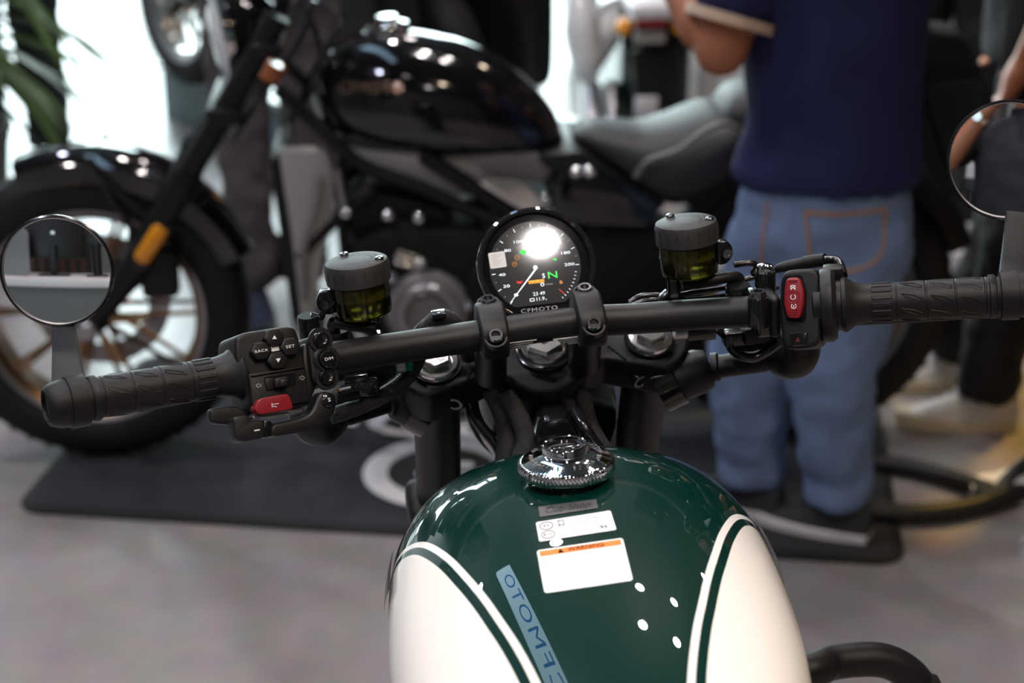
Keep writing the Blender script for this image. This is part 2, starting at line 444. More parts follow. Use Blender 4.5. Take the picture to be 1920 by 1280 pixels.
# ---- handlebar tube
bar_px = [(120, 757, -0.100), (250, 736, -0.085), (400, 709, -0.066), (520, 689, -0.046), (635, 669, -0.026), (760, 650, -0.009), (860, 635, -0.001), (930, 625, 0),
          (1010, 613, 0), (1100, 602, 0), (1180, 598, -0.001), (1283, 591, -0.009), (1390, 585, -0.026), (1500, 579, -0.046), (1620, 569, -0.066), (1760, 561, -0.085), (1900, 552, -0.100)]
bar = [HB.p(*q) for q in bar_px]
BS = spline(bar, 6)
handlebar = obj('handlebar', B(tube, BS, 0.0128, 24), M['satin'], fg, HB)
def bar_dir(i):
    return (bar[i + 1] - bar[i]).normalized()
for k, (xa, xb, y) in enumerate([(944, 1006, 640.5), (944, 999, 644.5), (944, 991, 648.5), (944, 983, 652), (1037, 1084, 634), (1047, 1084, 637.5), (1056, 1084, 641), (1064, 1084, 644.5)]):
    yy = -0.0113 + 0.0012 * (k % 4)
    sl_ = -0.125
    pa = HB.p(xa, y - (xa - 975) * 0.125 if k < 4 else y - (xa - 1060) * 0.125, yy); pb = HB.p(xb, y - (xb - 975) * 0.125 if k < 4 else y - (xb - 1060) * 0.125, yy)
    obj('printed_line', B(tube, [pa, pb], 0.0007, 6), M['pale'], handlebar, HB)

# ---- steering head frame, tilted with the fork
ST = Fr(HB.M @ tr(HB.p(1019, 657, 0.052)) @ rot('X', 27))
def socket_bolt(fr, parent, r=0.0062, h=0.006, mat='blackchrome'):
    b = bmesh.new(); lathe(b, [(r, -0.004), (r, h * 0.75), (r * 0.88, h), (r * 0.58, h), (r * 0.52, h * 0.45), (0.0, h * 0.45)], 24)
    o = obj('bolt', b, M[mat], parent, fr)
    return o
def hexa(r): return ngon(6, r, 0.3)

# ---- two handlebar clamps with riser and bolts
bolt0 = None
for cx, cy in ((922, 614), (1103, 592)):
    c = HB.p(cx, cy + 5, 0.0)
    CL = Fr(HB.M @ tr(c) @ rot('X', 27))
    prof = []
    # side profile in (y, z): rounded cap over the bar, straight riser below
    side = round_poly([(-0.024, -0.012), (-0.024, 0.010), (-0.012, 0.0195), (0.012, 0.0195), (0.024, 0.010), (0.024, -0.012)], 0.008, 5)
    b = bmesh.new(); va = []
    prism(b, [(p[0], p[1]) for p in side], -0.0115, 0.0115)
    bmesh.ops.transform(b, matrix=rot('Z', 90), verts=b.verts)
    o = obj('handlebar_clamp', b, M['satin'], fg, CL, bevel=0.003, bseg=3)
    b = bmesh.new(); lathe(b, [(0.0135, -0.062), (0.0135, -0.020), (0.0165, -0.015), (0.0165, -0.012), (0.0, -0.012)], 24, tr(0, 0.003, 0))
    obj('riser', b, M['satin'], o, CL)
    for dy, dz in ((-0.0185, 0.0115), (0.0185, 0.0115)):
        Mb = CL.M @ tr(0, dy, dz) @ rot('X', 12 if dy < 0 else -12)
        obj('bolt_recess', B(lathe_ring, [(0.0078, -0.004), (0.0094, -0.004), (0.0094, 0.0018), (0.0078, 0.0018)], 24), M['satin'], o, Mb)
        if bolt0 is None: bolt0 = socket_bolt(Mb, o)
        else: again(bolt0, o, Mb)
# ---- top triple clamp with stem nut and fork caps
FX = 0.0925
def lobes():
    pts = []
    for k in range(13): a = R(-75 + 150 * k / 12); pts.append((FX + 0.034 * math.cos(a), 0.034 * math.sin(a)))
    pts += [(0.060, 0.023), (0.034, 0.030)]
    for k in range(9): a = R(70 + 40 * k / 8); pts.append((0.036 * math.cos(a), 0.036 * math.sin(a)))
    pts += [(-0.034, 0.030), (-0.060, 0.023)]
    for k in range(13): a = R(105 + 150 * k / 12); pts.append((-FX + 0.034 * math.cos(a), 0.034 * math.sin(a)))
    pts += [(-0.066, -0.020), (-0.050, -0.013), (-0.038, -0.020)]
    for k in range(13): a = R(205 + 130 * k / 12); pts.append((0.037 * math.cos(a), -0.006 + 0.037 * math.sin(a)))
    pts += [(0.038, -0.020), (0.050, -0.013), (0.066, -0.020)]
    return pts
tri = obj('triple_clamp', B(flat, lobes(), -0.040, -0.003), M['satin2'], fg, ST, bevel=0.004, bseg=3)
obj('collar', B(lathe, [(0.0235, -0.004), (0.0235, 0.0015), (0.0205, 0.003), (0.0, 0.003)], 32), M['shiny'], tri, ST)
for sx in (-1, 1):
    for dx_, ang in ((0.0, 0),):
        b = bmesh.new(); box(b, (sx * 0.062, -0.010, -0.0031), (0.0018, 0.022, 0.0010), tr(sx * 0.062, -0.010, 0) @ rot('Z', sx * 35) @ tr(-sx * 0.062, 0.010, 0)); obj('clamp_slot', b, M['ink'], tri, ST)
    Mb = ST.M @ tr(sx * (FX - 0.012), -0.0265, -0.024) @ rot('X', 90) @ rot('Y', sx * 20)
    obj('pinch_bolt', B(lathe, [(0.0072, -0.006), (0.0072, 0.001), (0.0045, 0.001), (0.0040, -0.003), (0, -0.003)], 20), M['shiny'], tri, Mb)
    # fork cap
    fc = bmesh.new(); lathe(fc, [(0.0202, -0.006), (0.0202, 0.002), (0.0185, 0.0045), (0.0150, 0.005), (0.0145, 0.003), (0.0, 0.003)], 36)
    o = obj('fork_cap', fc, M['alu'], tri, ST.M @ tr(sx * FX, 0, 0))
    hx = bmesh.new(); lathe(hx, [(0.0135, 0.0), (0.0135, 0.008), (0.0125, 0.0095), (0.006, 0.0095), (0.0055, 0.008), (0.0, 0.008)], 6)
    obj('hex_cap', hx, M['alu'], tri, ST.M @ tr(sx * FX, 0, 0.002) @ rot('Z', 20), smooth=20)
    obj('cap_ring', B(lathe_ring, [(0.0202, -0.004), (0.0222, -0.004), (0.0222, 0.0012), (0.0202, 0.0012)], 36), M['shiny'], tri, ST.M @ tr(sx * FX, 0, 0))
nb_ = bmesh.new(); lathe(nb_, [(0.0190, 0.001), (0.0190, 0.005), (0.0180, 0.0062), (0.0, 0.0062)], 36)
obj('stem_flange', nb_, M['alu'], tri, ST)
nb_ = bmesh.new(); lathe(nb_, [(0.0172, 0.004), (0.0172, 0.012), (0.0150, 0.0150), (0.0062, 0.0150), (0.0058, 0.0135), (0.0048, 0.0135), (0.0, 0.017)], 6)
obj('stem_nut', nb_, M['alu'], tri, ST.M @ rot('Z', 28), smooth=20)
# fork tubes
for sx in (-1, 1):
    b = bmesh.new(); lathe(b, [(0.0205, -0.82), (0.0240, -0.81), (0.0240, -0.50), (0.0205, -0.49), (0.0205, -0.34), (0.0205, -0.038)], 32)
    obj('fork_tube', b, M['satin'], fg, ST.M @ tr(sx * FX, 0, 0))
b = bmesh.new(); box(b, (0, 0, -0.205), (2 * FX + 0.06, 0.05, 0.035))
obj('lower_clamp', b, M['satin2'], fg, ST, bevel=0.010, bseg=3)
# frame neck under the triple clamp and the spine running under the tank
b = bmesh.new(); lathe(b, [(0.030, -0.185), (0.030, -0.085), (0.032, -0.080), (0.032, -0.066), (0.0345, -0.062), (0.0345, -0.044), (0.028, -0.041)], 32)
obj('steering_head', b, M['shiny'], fg, ST)
NK = Fr(T_.M)
hd = NK.I @ ST.w((0, 0, -0.10))
b = bmesh.new()
rings = []
for t, hw, hh in ((0.0, 0.028, 0.030), (0.2, 0.032, 0.034), (0.5, 0.040, 0.036), (1.0, 0.046, 0.040)):
    c = hd.lerp(Vector((0, -0.06, -0.075)), t)
    rings.append([c + Vector((x * hw, 0, z * hh)) for x, z in rrect(2, 2, 0.7, 3)])
loft(b, rings)
obj('frame_spine', b, M['shiny'], fg, NK, bevel=0.0)
b = bmesh.new()
prism(b, round_poly([NK.q(1000, 860, 0.125), NK.q(1012, 800, 0.125), NK.q(1022, 788, 0.125), NK.q(1062, 786, 0.125), NK.q(1072, 800, 0.125), NK.q(1102, 860, 0.125)], 0.004), 0.125, 0.165)
obj('neck_cover', b, M['shiny'], fg, NK, bevel=0.002)

# ---- headlamp bowl ahead of the fork
HL = Fr(HB.M @ tr(HB.p(1026, 764, 0.150)) @ rot('X', -8))
b = bmesh.new(); lathe(b, [(0.0, -0.075), (0.030, -0.070), (0.055, -0.045), (0.066, -0.010), (0.0685, 0.02), (0.0685, 0.045)], 40, rot('X', -90))
hl = obj('headlight', b, M['gloss'], fg, HL)
b = bmesh.new(); lathe_ring(b, [(0.0685, 0.035), (0.0725, 0.038), (0.0725, 0.056), (0.066, 0.058), (0.064, 0.05)], 40, rot('X', -90)); obj('headlight_rim', b, M['satin'], hl, HL)
b = bmesh.new(); lathe(b, [(0.066, 0.050), (0.050, 0.060), (0.0, 0.065)], 40, rot('X', -90)); obj('headlight_lens', b, M['chrome'], hl, HL)

# ---- turn signals on the fork
def signal(sx):
    a0 = ST.w((sx * (FX + 0.012), -0.002, -0.062))
    if sx > 0: a1, a2, a3, bc = at(1330, 690, 1.47), at(1335, 689, 1.47), at(1432, 676, 1.46), at(1482, 656, 1.46)
    else: a1, a2, a3, bc = at(742, 748, 1.46), at(736, 750, 1.46), at(655, 775, 1.44), at(598, 780, 1.43)
    a0 = at(1262, 712, 1.47) if sx > 0 else at(782, 760, 1.47)
    b = bmesh.new(); tube(b, [a0, a0.lerp(a1, 0.72), a1], [0.0205, 0.0195, 0.0165], 24)
    o = obj('turn_signal', b, M['plastic'], fg, WORLD, bevel=0.0015)
    b = bmesh.new(); tube(b, [a0 + Vector((-0.012 * sx, 0.0, -0.008)), a0 + Vector((0.004 * sx, 0, 0.001))], 0.0225, 24); obj('fork_bracket', b, M['shiny'], o, WORLD)
    b = bmesh.new(); tube(b, [a2, a2.lerp(a3, 0.12), a2.lerp(a3, 0.16), a3, a3.lerp(bc, 0.6)], [0.0125, 0.0125, 0.0100, 0.0100, 0.0100], 20); obj('stalk', b, M['plastic'], o, WORLD)
    b = bmesh.new(); lathe(b, [(0.0, -0.026), (0.010, -0.0245), (0.019, -0.018), (0.0245, -0.007), (0.0255, 0.002), (0.0255, 0.012)], 32, rot('X', -90))
    fr_ = HB.M.to_3x3().to_4x4(); fr_.translation = bc
    obj('signal_housing', b, M['satin'], o, fr_)
    b = bmesh.new(); lathe(b, [(0.0250, 0.012), (0.020, 0.019), (0.0, 0.023)], 32, rot('X', -90)); obj('signal_lens', b, M['amber'], o, fr_)
signal(1); signal(-1)

# ================================================================== instrument gauge
GA = Fr(HB.M @ tr(HB.p(1004, 502, 0.085)) @ rot('X', -30))
LT = rot('X', 90)                                                   # lathe axis towards the rider (-y)
M['bezel'] = pbr('gauge_bezel', (0.012, 0.012, 0.014), 0.07, coat=1.0)
M['screen'] = pbr('gauge_glass', (0.007, 0.007, 0.008), 0.03, coat=0.0)
M['display'] = pbr('lit_display', (0.012, 0.012, 0.012), 0.045, emit=(0.9, 0.85, 0.80), estr=0.030)
def lit(n, c, s): return pbr(n, c, 0.5, emit=c, estr=s)
M['lw'] = lit('display_white', (0.85, 0.93, 1.0), 0.85)
M['lg'] = lit('display_green', (0.06, 0.85, 0.10), 0.75)
M['lo'] = lit('display_orange', (0.95, 0.42, 0.05), 0.75)
M['lo2'] = lit('display_dim_orange', (0.50, 0.20, 0.04), 0.45)
M['lr'] = lit('display_red', (0.75, 0.03, 0.03), 0.6)
M['ld'] = lit('display_dim', (0.35, 0.36, 0.38), 0.35)
GR = 0.0505
b = bmesh.new(); lathe(b, [(0.0, -0.034), (0.034, -0.033), (0.045, -0.022), (GR - 0.001, -0.004), (GR, 0.004), (GR, 0.006)], 64, LT)
gauge = obj('instrument_gauge', b, M['satin'], fg, GA)
b = bmesh.new(); lathe_ring(b, [(GR, 0.002), (GR + 0.0008, 0.006), (GR + 0.0002, 0.0105), (GR - 0.002, 0.0125), (GR - 0.0045, 0.0115), (GR - 0.0058, 0.0085), (GR - 0.0058, 0.002)], 96, LT)
obj('bezel_ring', b, M['bezel'], gauge, GA)
FY = -0.0075
obj('gauge_glass', B(prism, ngon(72, GR - 0.0055), FY, 0.0), M['screen'], gauge, GA, smooth=20)
def g_(cx, cy, dy=0.0):                                             # from the close-up crop (x4.267, origin 860,380)
    return GA.p(860 + cx / 4.2667, 380 + cy / 4.2667, FY - dy)
gc = g_(610, 515)
def gdisc():
    out = []; rr = (g_(975, 500) - g_(245, 530)).length / 2; zc = g_(640, 815).z
    cc = g_(612, 512)
    for k in range(96):
        a = 2 * PI * k / 96; x, z = cc.x + rr * math.cos(a), cc.z + rr * math.sin(a)
        if z < zc: z = zc
        if z > zc or abs(x - cc.x) < math.sqrt(max(0, rr * rr - (cc.z - zc) ** 2)) + 0.0005: out.append((x, z))
    return out, cc, rr
gd, gcc, grr = gdisc()
obj('display', B(prism, gd, FY - 0.0003, FY + 0.0003), M['display'], gauge, GA, smooth=0)
def gline(name, p0, p1, w, m, d=0.0005):
    a, c = g_(*p0), g_(*p1); v = (c - a); n = Vector((-v.z, 0, v.x)).normalized() * w / 2
    bm = bmesh.new(); prism(bm, [((a + n).x, (a + n).z), ((a - n).x, (a - n).z), ((c - n).x, (c - n).z), ((c + n).x, (c + n).z)], FY - d - 0.0002, FY - d)
    return obj(name, bm, M[m], gauge, GA, smooth=0)
def gtext(word, cx, cy, h, m='lw', sx=1.3, ang=0.0):
    v = g_(cx, cy, 0.0007)
    return print_on('display_text', word, M[m], gauge, GA, (v.x, v.y, v.z), h / 4.2667 / 2250 / 0.70 * 1.22, sx, ang)
for wd_, cx, cy in (('20', 382, 668), ('40', 348, 577), ('80', 392, 383), ('100', 472, 313), ('120', 568, 272), ('140', 682, 276), ('160', 783, 322), ('180', 852, 401), ('200', 886, 493)):
    gtext(wd_, cx, cy, 19, 'lw', 1.75)
# tick marks round the dial
cx0, cy0 = 612, 518
for k in range(21):
    ang = R(236 - k * 11.6)
    r1 = 352 if k % 2 == 0 else 345; r0 = 322 if k % 2 == 0 else 330
    gline('tick', (cx0 + r0 * math.cos(ang), cy0 - r0 * math.sin(ang)), (cx0 + r1 * math.cos(ang), cy0 - r1 * math.sin(ang)), 0.0005 if k % 2 == 0 else 0.0003, 'lw' if k % 2 == 0 else 'ld')
for k in range(9):
    ang = R(-6 - k * 5.2); gline('tick', (cx0 + 318 * math.cos(ang), cy0 - 318 * math.sin(ang)), (cx0 + 334 * math.cos(ang), cy0 - 334 * math.sin(ang)), 0.0004, 'lw')
gline('red_mark', (800, 690), (845, 728), 0.0006, 'lr')
a_, c_ = g_(620, 525), g_(412, 802)
v_ = (c_ - a_).normalized(); n_ = Vector((-v_.z, 0, v_.x))
b = bmesh.new(); prism(b, [(q.x, q.z) for q in (a_ + n_ * 0.0007, a_ - n_ * 0.0007, c_ - n_ * 0.0002, c_ + n_ * 0.0002)], FY - 0.0016, FY - 0.0012)
obj('needle', b, M['lw'], gauge, GA, smooth=0)
b = bmesh.new(); lathe(b, [(0.0, 0.0095), (0.0017, 0.0092), (0.0019, 0.0075)], 24, tr(g_(613, 520).x, 0, g_(613, 520).z) @ LT); obj('needle_hub', b, M['lw'], gauge, GA)
b = bmesh.new(); v = g_(460, 737, 0.0014); prism(b, rrect(0.0034, 0.0024, 0.0010, 4, (v.x, v.z)), v.y - 0.0004, v.y); obj('needle_tip', b, M['lw'], gauge, GA, smooth=0)
gtext('S', 680, 586, 30, 'lw', 1.0); gtext('N', 752, 579, 46, 'lg', 1.5)
v = g_(622, 630, 0.0004); b = bmesh.new(); prism(b, rrect(0.0136, 0.0026, 0.0003, 2, (v.x, v.z)), v.y - 0.0002, v.y); obj('warning_bar', b, M['lo'], gauge, GA, smooth=0)
gtext('Eng. over speed', 622, 631, 13, 'ink', 1.0)
gtext('0', 670, 655, 24, 'lw', 1.7); gtext('r/min', 724, 650, 15, 'ld', 1.1); gtext('23 49', 643, 727, 23, 'lw', 1.1); gtext('11.9', 652, 769, 23, 'lw', 1.1); gtext('v', 699, 771, 15, 'lw', 1.0)
v = g_(588, 777, 0.0005)
b = bmesh.new(); prism(b, rrect(0.0040, 0.0026, 0.0005, 3, (v.x, v.z)), v.y - 0.0002, v.y); obj('battery_icon', b, M['lw'], gauge, GA, smooth=0)
b = bmesh.new(); prism(b, rrect(0.0030, 0.0016, 0.0003, 3, (v.x, v.z)), v.y - 0.0004, v.y); obj('battery_icon_fill', b, M['display'], gauge, GA, smooth=0)
def gpoly(name, pts, m):
    b = bmesh.new(); q = [g_(*p) for p in pts]; prism(b, [(u.x, u.z) for u in q], FY - 0.0007, FY - 0.0004); obj(name, b, M[m], gauge, GA, smooth=0)
gpoly('indicator_arrow', [(483, 397), (512, 368), (512, 382), (538, 380), (538, 405), (514, 408), (516, 420)], 'lg')
gpoly('fuel_icon', [(807, 648), (807, 622), (823, 621), (824, 629), (832, 632), (830, 648)], 'lo2')
gpoly('oil_icon', [(460, 628), (478, 632), (500, 628), (514, 622), (500, 646), (472, 647)], 'lr')
gpoly('high_beam_icon', [(753, 452), (770, 444), (788, 456), (770, 464)], 'lg')
for (cx, cy) in ((466, 437), (447, 490)):
    v = g_(cx, cy, 0.0004); b = bmesh.new(); lathe_ring(b, [(0.0017, 0), (0.0022, 0), (0.0022, 0.0003), (0.0017, 0.0003)], 20, tr(v.x, v.y, v.z) @ LT); obj('warning_icon', b, M['lo2'], gauge, GA)
    gline('icon_mark', (cx - 8, cy), (cx + 8, cy - 1), 0.0008, 'lo2')
v = g_(645, 853, 0.0004)
print_on('maker_lettering', 'CFMOTO', M['pale'], gauge, GA, (v.x, v.y, v.z), 0.0046, 1.55)
v = g_(310, 458, 0.0005); b = bmesh.new(); prism(b, rrect(0.0142, 0.0137, 0.0012, 3, (v.x, v.z), R(2)), v.y - 0.0004, v.y)
stk = obj('paper_sticker', b, M['paper'], gauge, GA, smooth=0, label='small white square sticker on the gauge glass')
b = bmesh.new()
for k in range(6): prism(b, [(v.x - 0.0050 + 0.0010 * (k % 2), v.z + 0.0045 - k * 0.0017), (v.x + 0.0045 - 0.002 * (k % 3), v.z + 0.0045 - k * 0.0017), (v.x + 0.0045 - 0.002 * (k % 3), v.z + 0.0041 - k * 0.0017), (v.x - 0.0050 + 0.0010 * (k % 2), v.z + 0.0041 - k * 0.0017)], v.y - 0.00055, v.y - 0.0004)
M['faint'] = pbr('faint_print', (0.62, 0.55, 0.52), 0.5)
obj('sticker_print', b, M['faint'], gauge, GA, smooth=0, kind='stuff')

# ================================================================== grips, switches, reservoirs, mirrors
def axis_frame(p0, p1):
    """frame at p0 with z along p0->p1 and y up-ish (points in HB coordinates)"""
    z = (p1 - p0).normalized(); u = Vector((0, 0, 1)); x = u.cross(z).normalized(); y = z.cross(x)
    return Fr(HB.M @ axes(p0, x, y, z))
def grip(sx):
    if sx < 0: pa, pb = HB.p(452, 699, -0.057), HB.p(168, 748, -0.095)
    else: pa, pb = HB.p(1578, 571, -0.060), HB.p(1868, 555, -0.096)
    fr = axis_frame(pa, pb); L = (pb - pa).length
    prof = [(0.0128, -0.001), (0.0215, 0.0), (0.0222, 0.003), (0.0205, 0.006), (0.0175, 0.010), (0.0158, 0.016), (0.0152, 0.020), (0.0152, L * 0.35), (0.0148, L * 0.352), (0.0148, L * 0.357), (0.0153, L * 0.36)]
    for k in range(1, 4):
        zz = L * (0.36 + 0.19 * k)
        prof += [(0.0156, zz - L * 0.012), (0.0151, zz - L * 0.006), (0.0151, zz), (0.0156, zz + L * 0.004)]
    prof += [(0.0156, L * 0.95), (0.0172, L * 0.955), (0.0172, L * 0.985), (0.0160, L), (0.0, L)]
    b = bmesh.new(); lathe(b, prof, 40)
    g = obj('grip', b, M['rubber'], fg, fr)
    b = bmesh.new()                                                 # ribs beside the flange
    for k in range(16):
        box(b, (0.0152, 0, 0.020 + (L * 0.35 - 0.020) / 2), (0.0014, 0.0034, L * 0.35 - 0.026), rot('Z', k * 22.5 + 8))
    obj('grip_ribs', b, M['rubber'], g, fr, bevel=0.0005, bseg=1, kind='stuff')
    b = bmesh.new()                                                 # leaf-shaped tread on the outer sections
    for s in range(3):
        z0 = L * (0.385 + 0.19 * s); z1 = z0 + L * 0.135
        for k in range(8):
            a0 = R(k * 45 + 10 * s)
            loop = [(z0, 0.0), (z0 + (z1 - z0) * 0.25, 0.20), (z0 + (z1 - z0) * 0.9, 0.46), (z1, 0.44), (z1, 0.34), (z0 + (z1 - z0) * 0.6, 0.12)]
            pts = [Vector((0.01555 * math.cos(a0 + t), 0.01555 * math.sin(a0 + t), z)) for z, t in loop]
            tube(b, pts + [pts[0]], 0.0005, 5, False)
    obj('grip_tread', b, M['rubber'], g, fr, kind='stuff')
    return fr, L, g
gl_fr, gl_L, gl = grip(-1); gr_fr, gr_L, gr_ = grip(1)

def mirror(sx):
    fr, L = (gl_fr, gl_L) if sx < 0 else (gr_fr, gr_L)
    b = bmesh.new(); lathe(b, [(0.0150, L + 0.0), (0.0150, L + 0.0025), (0.0190, L + 0.0030), (0.0192, L + 0.005), (0.0192, L + 0.016), (0.0176, L + 0.0165), (0.0176, L + 0.0215), (0.0165, L + 0.026), (0.0150, L + 0.030), (0.0120, L + 0.0325), (0.0118, L + 0.030), (0.0, L + 0.030)], 32)
    mo = obj('bar_end_mirror', b, M['satin2'], fg, fr, label='round bar-end mirror on the %s grip' % ('left' if sx < 0 else 'right'))
    if sx < 0: c = at(107, 508, 1.285); s0 = fr.w((0, 0.008, L + 0.014)); s1 = at(120, 618, 1.292); target = Vector((-1.05, -2.1, 0.97))
    else: c = at(1891, 300, 1.40); s0 = fr.w((0, 0.008, L + 0.014)); s1 = at(1905, 412, 1.398); target = Vector((-0.02, -0.30, 1.29))
    rad = 107 / FPX * 1.285 if sx < 0 else 113 / FPX * 1.40
    n = ((CAMP - c).normalized() + (target - c).normalized()).normalized()
    zz = Vector((0, 0, 1)); x = n.cross(zz).normalized() * -1; y = -n; z = x.cross(y)
    mf = Fr(axes(c, x, y, z))
    # stalk: flat tapered bar
    b = bmesh.new(); d = (s1 - s0); sd = Vector((1, 0, 0)); rings = []
    for t, w_, th in ((0.0, 0.0125, 0.008), (0.15, 0.0120, 0.0045), (0.6, 0.0100, 0.0036), (1.0, 0.0085, 0.0034), (1.15, 0.0085, 0.0034)):
        p = s0 + d * t; f = Vector((0, 1, 0))
        rings.append([p + sd * (u * w_) + f * (v * th) for u, v in rrect(2, 2, 0.35, 2)])
    loft(b, rings); obj('mirror_stalk', b, M['satin2'], mo, WORLD)
    # shell and rim
    b = bmesh.new(); lathe(b, [(0.0, -0.0095), (rad * 0.7, -0.009), (rad * 0.95, -0.006), (rad, -0.001), (rad, 0.0012), (rad - 0.0010, 0.0020), (rad - 0.0022, 0.0014), (rad - 0.0022, -0.001)], 72, LT)
    obj('mirror_shell', b, M['shiny'], mo, mf)
    b = bmesh.new(); lathe_ring(b, [(rad - 0.0030, 0.0002), (rad - 0.0021, 0.0002), (rad - 0.0021, 0.0016), (rad - 0.0030, 0.0012)], 72, LT)
    obj('mirror_lip', b, M['steel'], mo, mf)
    # convex glass: spherical cap
    RS = 1.1 if sx < 0 else 1.5; rg = rad - 0.0026; prof = []
    for k in range(25):
        r = rg * (1 - k / 24); prof.append((r, math.sqrt(RS * RS - r * r) - math.sqrt(RS * RS - rg * rg)))
    b = bmesh.new(); lathe(b, prof, 96, LT @ tr(0, 0, 0.0004))
    obj('mirror_glass', b, M['mirror'], mo, mf, smooth=80)
    return mf
mirror(-1); mirror(1)

# ---- frames facing the rider for the two switch clusters
def face_frame(px, py, yl, i):
    o = HB.w(HB.p(px, py, yl)); x = (HB.M.to_3x3() @ bar_dir(i)).normalized()
    y = Vector((0.0, math.cos(R(24)), -math.sin(R(24)))); z = x.cross(y).normalized(); y = z.cross(x)
    return Fr(axes(o, x, y, z))
LS = face_frame(520, 689, -0.046, 3)
def L3(cx, cy): return (390 + cx / 4.57, 560 + cy / 4.57)
def lp(pts, y=0.0, conv=L3, fr=None):
    fr = fr or LS
    return [fr.q(*conv(*p), y) for p in pts]
def plate(name, pts, y0, y1, mat, parent, fr, bevel=0.0, bseg=2, rnd=0.0, n=4, conv=L3, **k):
    q = lp(pts, y0, conv, fr)
    if rnd: q = round_poly(q, rnd, n)
    return obj(name, B(prism, q, y0, y1), M[mat], parent, fr, bevel=bevel, bseg=bseg, **k)
lsw = plate('switch_housing', [(235, 330), (300, 290), (700, 228), (760, 255), (840, 560), (880, 850), (830, 930), (420, 1000), (370, 960), (350, 800), (240, 520)], -0.019, 0.022, 'plastic', fg, LS, 0.006, 4, 0.006, label='left switch cluster with hexagonal buttons')
plate('switch_fascia', [(345, 640), (830, 575), (872, 850), (860, 880), (400, 960), (385, 900)], -0.0225, -0.010, 'plastic', lsw, LS, 0.0015, 2, 0.003)
plate('panel_ridge', [(372, 650), (832, 572), (834, 590), (374, 668)], -0.0240, -0.015, 'plastic', lsw, LS, 0.0006)
for nm, cx, cy, wrd in (('up', 570, 330, None), ('back', 460, 445, 'BACK'), ('set', 708, 408, 'SET'), ('down', 600, 525, None)):
    hx = [(cx + 92 * math.cos(R(a - 8)), cy + 84 * math.sin(R(a - 8))) for a in range(0, 360, 60)]
    plate('hex_button', hx, -0.0245, -0.015, 'plastic', lsw, LS, 0.0011, 3, 0.0012)
    v = LS.p(*L3(cx, cy), -0.0252)
    if wrd: print_on('button_print', wrd, M['white'], lsw, LS, (v.x, -0.0247, v.z), 0.0029 if wrd == 'BACK' else 0.0032, 1.40)
    elif nm == 'up': plate('button_print', [(552, 345), (590, 343), (570, 312)], -0.0249, -0.0240, 'white', lsw, LS, smooth=0)
    else: plate('button_print', [(582, 512), (622, 508), (604, 545)], -0.0249, -0.0240, 'white', lsw, LS, smooth=0)
plate('indicator_window', [(538, 410), (615, 398), (622, 440), (545, 454)], -0.0215, -0.018, 'paper', lsw, LS, 0.0003)
plate('slider_recess', [(478, 672), (750, 630), (758, 745), (500, 792)], -0.0228, -0.021, 'ink', lsw, LS, 0.0, 2, 0.002)
plate('slider_track', [(488, 682), (560, 670), (568, 775), (506, 786)], -0.0236, -0.021, 'plastic', lsw, LS, 0.0006)
sk = plate('indicator_slider', [(572, 680), (690, 662), (690, 745), (580, 762)], -0.0275, -0.018, 'plastic', lsw, LS, 0.0012, 3)
plate('slider_ridge', [(618, 692), (686, 682), (688, 746), (624, 756)], -0.0295, -0.026, 'plastic', lsw, LS, 0.001)
def outline(name, pts, y, mat, parent, fr, conv, r=0.00022):
    q = lp(pts, y, conv, fr); P = [Vector((a, y, c)) for a, c in q]
    obj(name, B(tube, P + [P[0]], r, 5, False), M[mat], parent, fr)
outline('arrow_print', [(410, 745), (432, 724), (433, 735), (456, 732), (458, 748), (435, 752), (436, 762)], -0.0228, 'pale', lsw, LS, L3)
outline('arrow_print', [(828, 676), (804, 657), (804, 668), (782, 672), (784, 688), (806, 684), (808, 697)], -0.0228, 'pale', lsw, LS, L3)
plate('horn_button', [(405, 925), (440, 855), (690, 810), (735, 930), (705, 948), (450, 990), (412, 968)], -0.0290, -0.018, 'red', lsw, LS, 0.0022, 4, 0.003, label='red horn button')
for seg in ([(547, 893), (550, 932)], [(552, 905), (606, 897)], [(552, 920), (590, 925)]):
    q = lp(seg, -0.0292, L3, LS); obj('horn_print', B(tube, [Vector((a, -0.0292, c)) for a, c in q], 0.00022, 5), M['white'], lsw, LS)
# ---- mode column with bolts and round button
mc = plate('mode_switch', [(860, 380), (880, 315), (985, 320), (1020, 400), (1085, 520), (1090, 690), (1075, 740), (935, 748), (900, 700), (880, 560)], -0.0200, 0.012, 'plastic', fg, LS, 0.002, 3, 0.003, label='bolted mode switch column left of the bar')
plate('column_side', [(815, 390), (860, 375), (905, 700), (930, 760), (860, 930), (820, 800)], -0.0150, 0.014, 'plastic', mc, LS, 0.002)
for cx, cy in ((963, 355), (1012, 672)):
    v = LS.p(*L3(cx, cy), -0.0200); Mb = LS.M @ tr(v.x, -0.0200, v.z) @ LT
    obj('bolt_collar', B(lathe_ring, [(0.0068, -0.002), (0.0098, -0.002), (0.0098, 0.0015), (0.0068, 0.0015)], 24), M['plastic'], mc, Mb)
    again(bolt0, mc, Mb @ tr(0, 0, -0.001))
for cx, cy, rr, wrd, par in ((1010, 522, 0.0072, 'D/M', mc),):
    v = LS.p(*L3(cx, cy), -0.0200); Mb = LS.M @ tr(v.x, -0.0200, v.z) @ LT
    obj('button_surround', B(lathe, [(0.0108, -0.002), (0.0108, 0.0012), (0.0090, 0.0030), (0.0078, 0.0030), (0.0074, 0.0015), (0, 0.0015)], 32), M['plastic'], mc, Mb)
    obj('round_button', B(lathe, [(0.0070, 0.0), (0.0070, 0.0050), (0.0060, 0.0058), (0, 0.0060)], 32), M['shiny'], mc, Mb)
    print_on('button_print', wrd, M['white'], mc, LS, (v.x, -0.0263, v.z), 0.0032, 1.30)
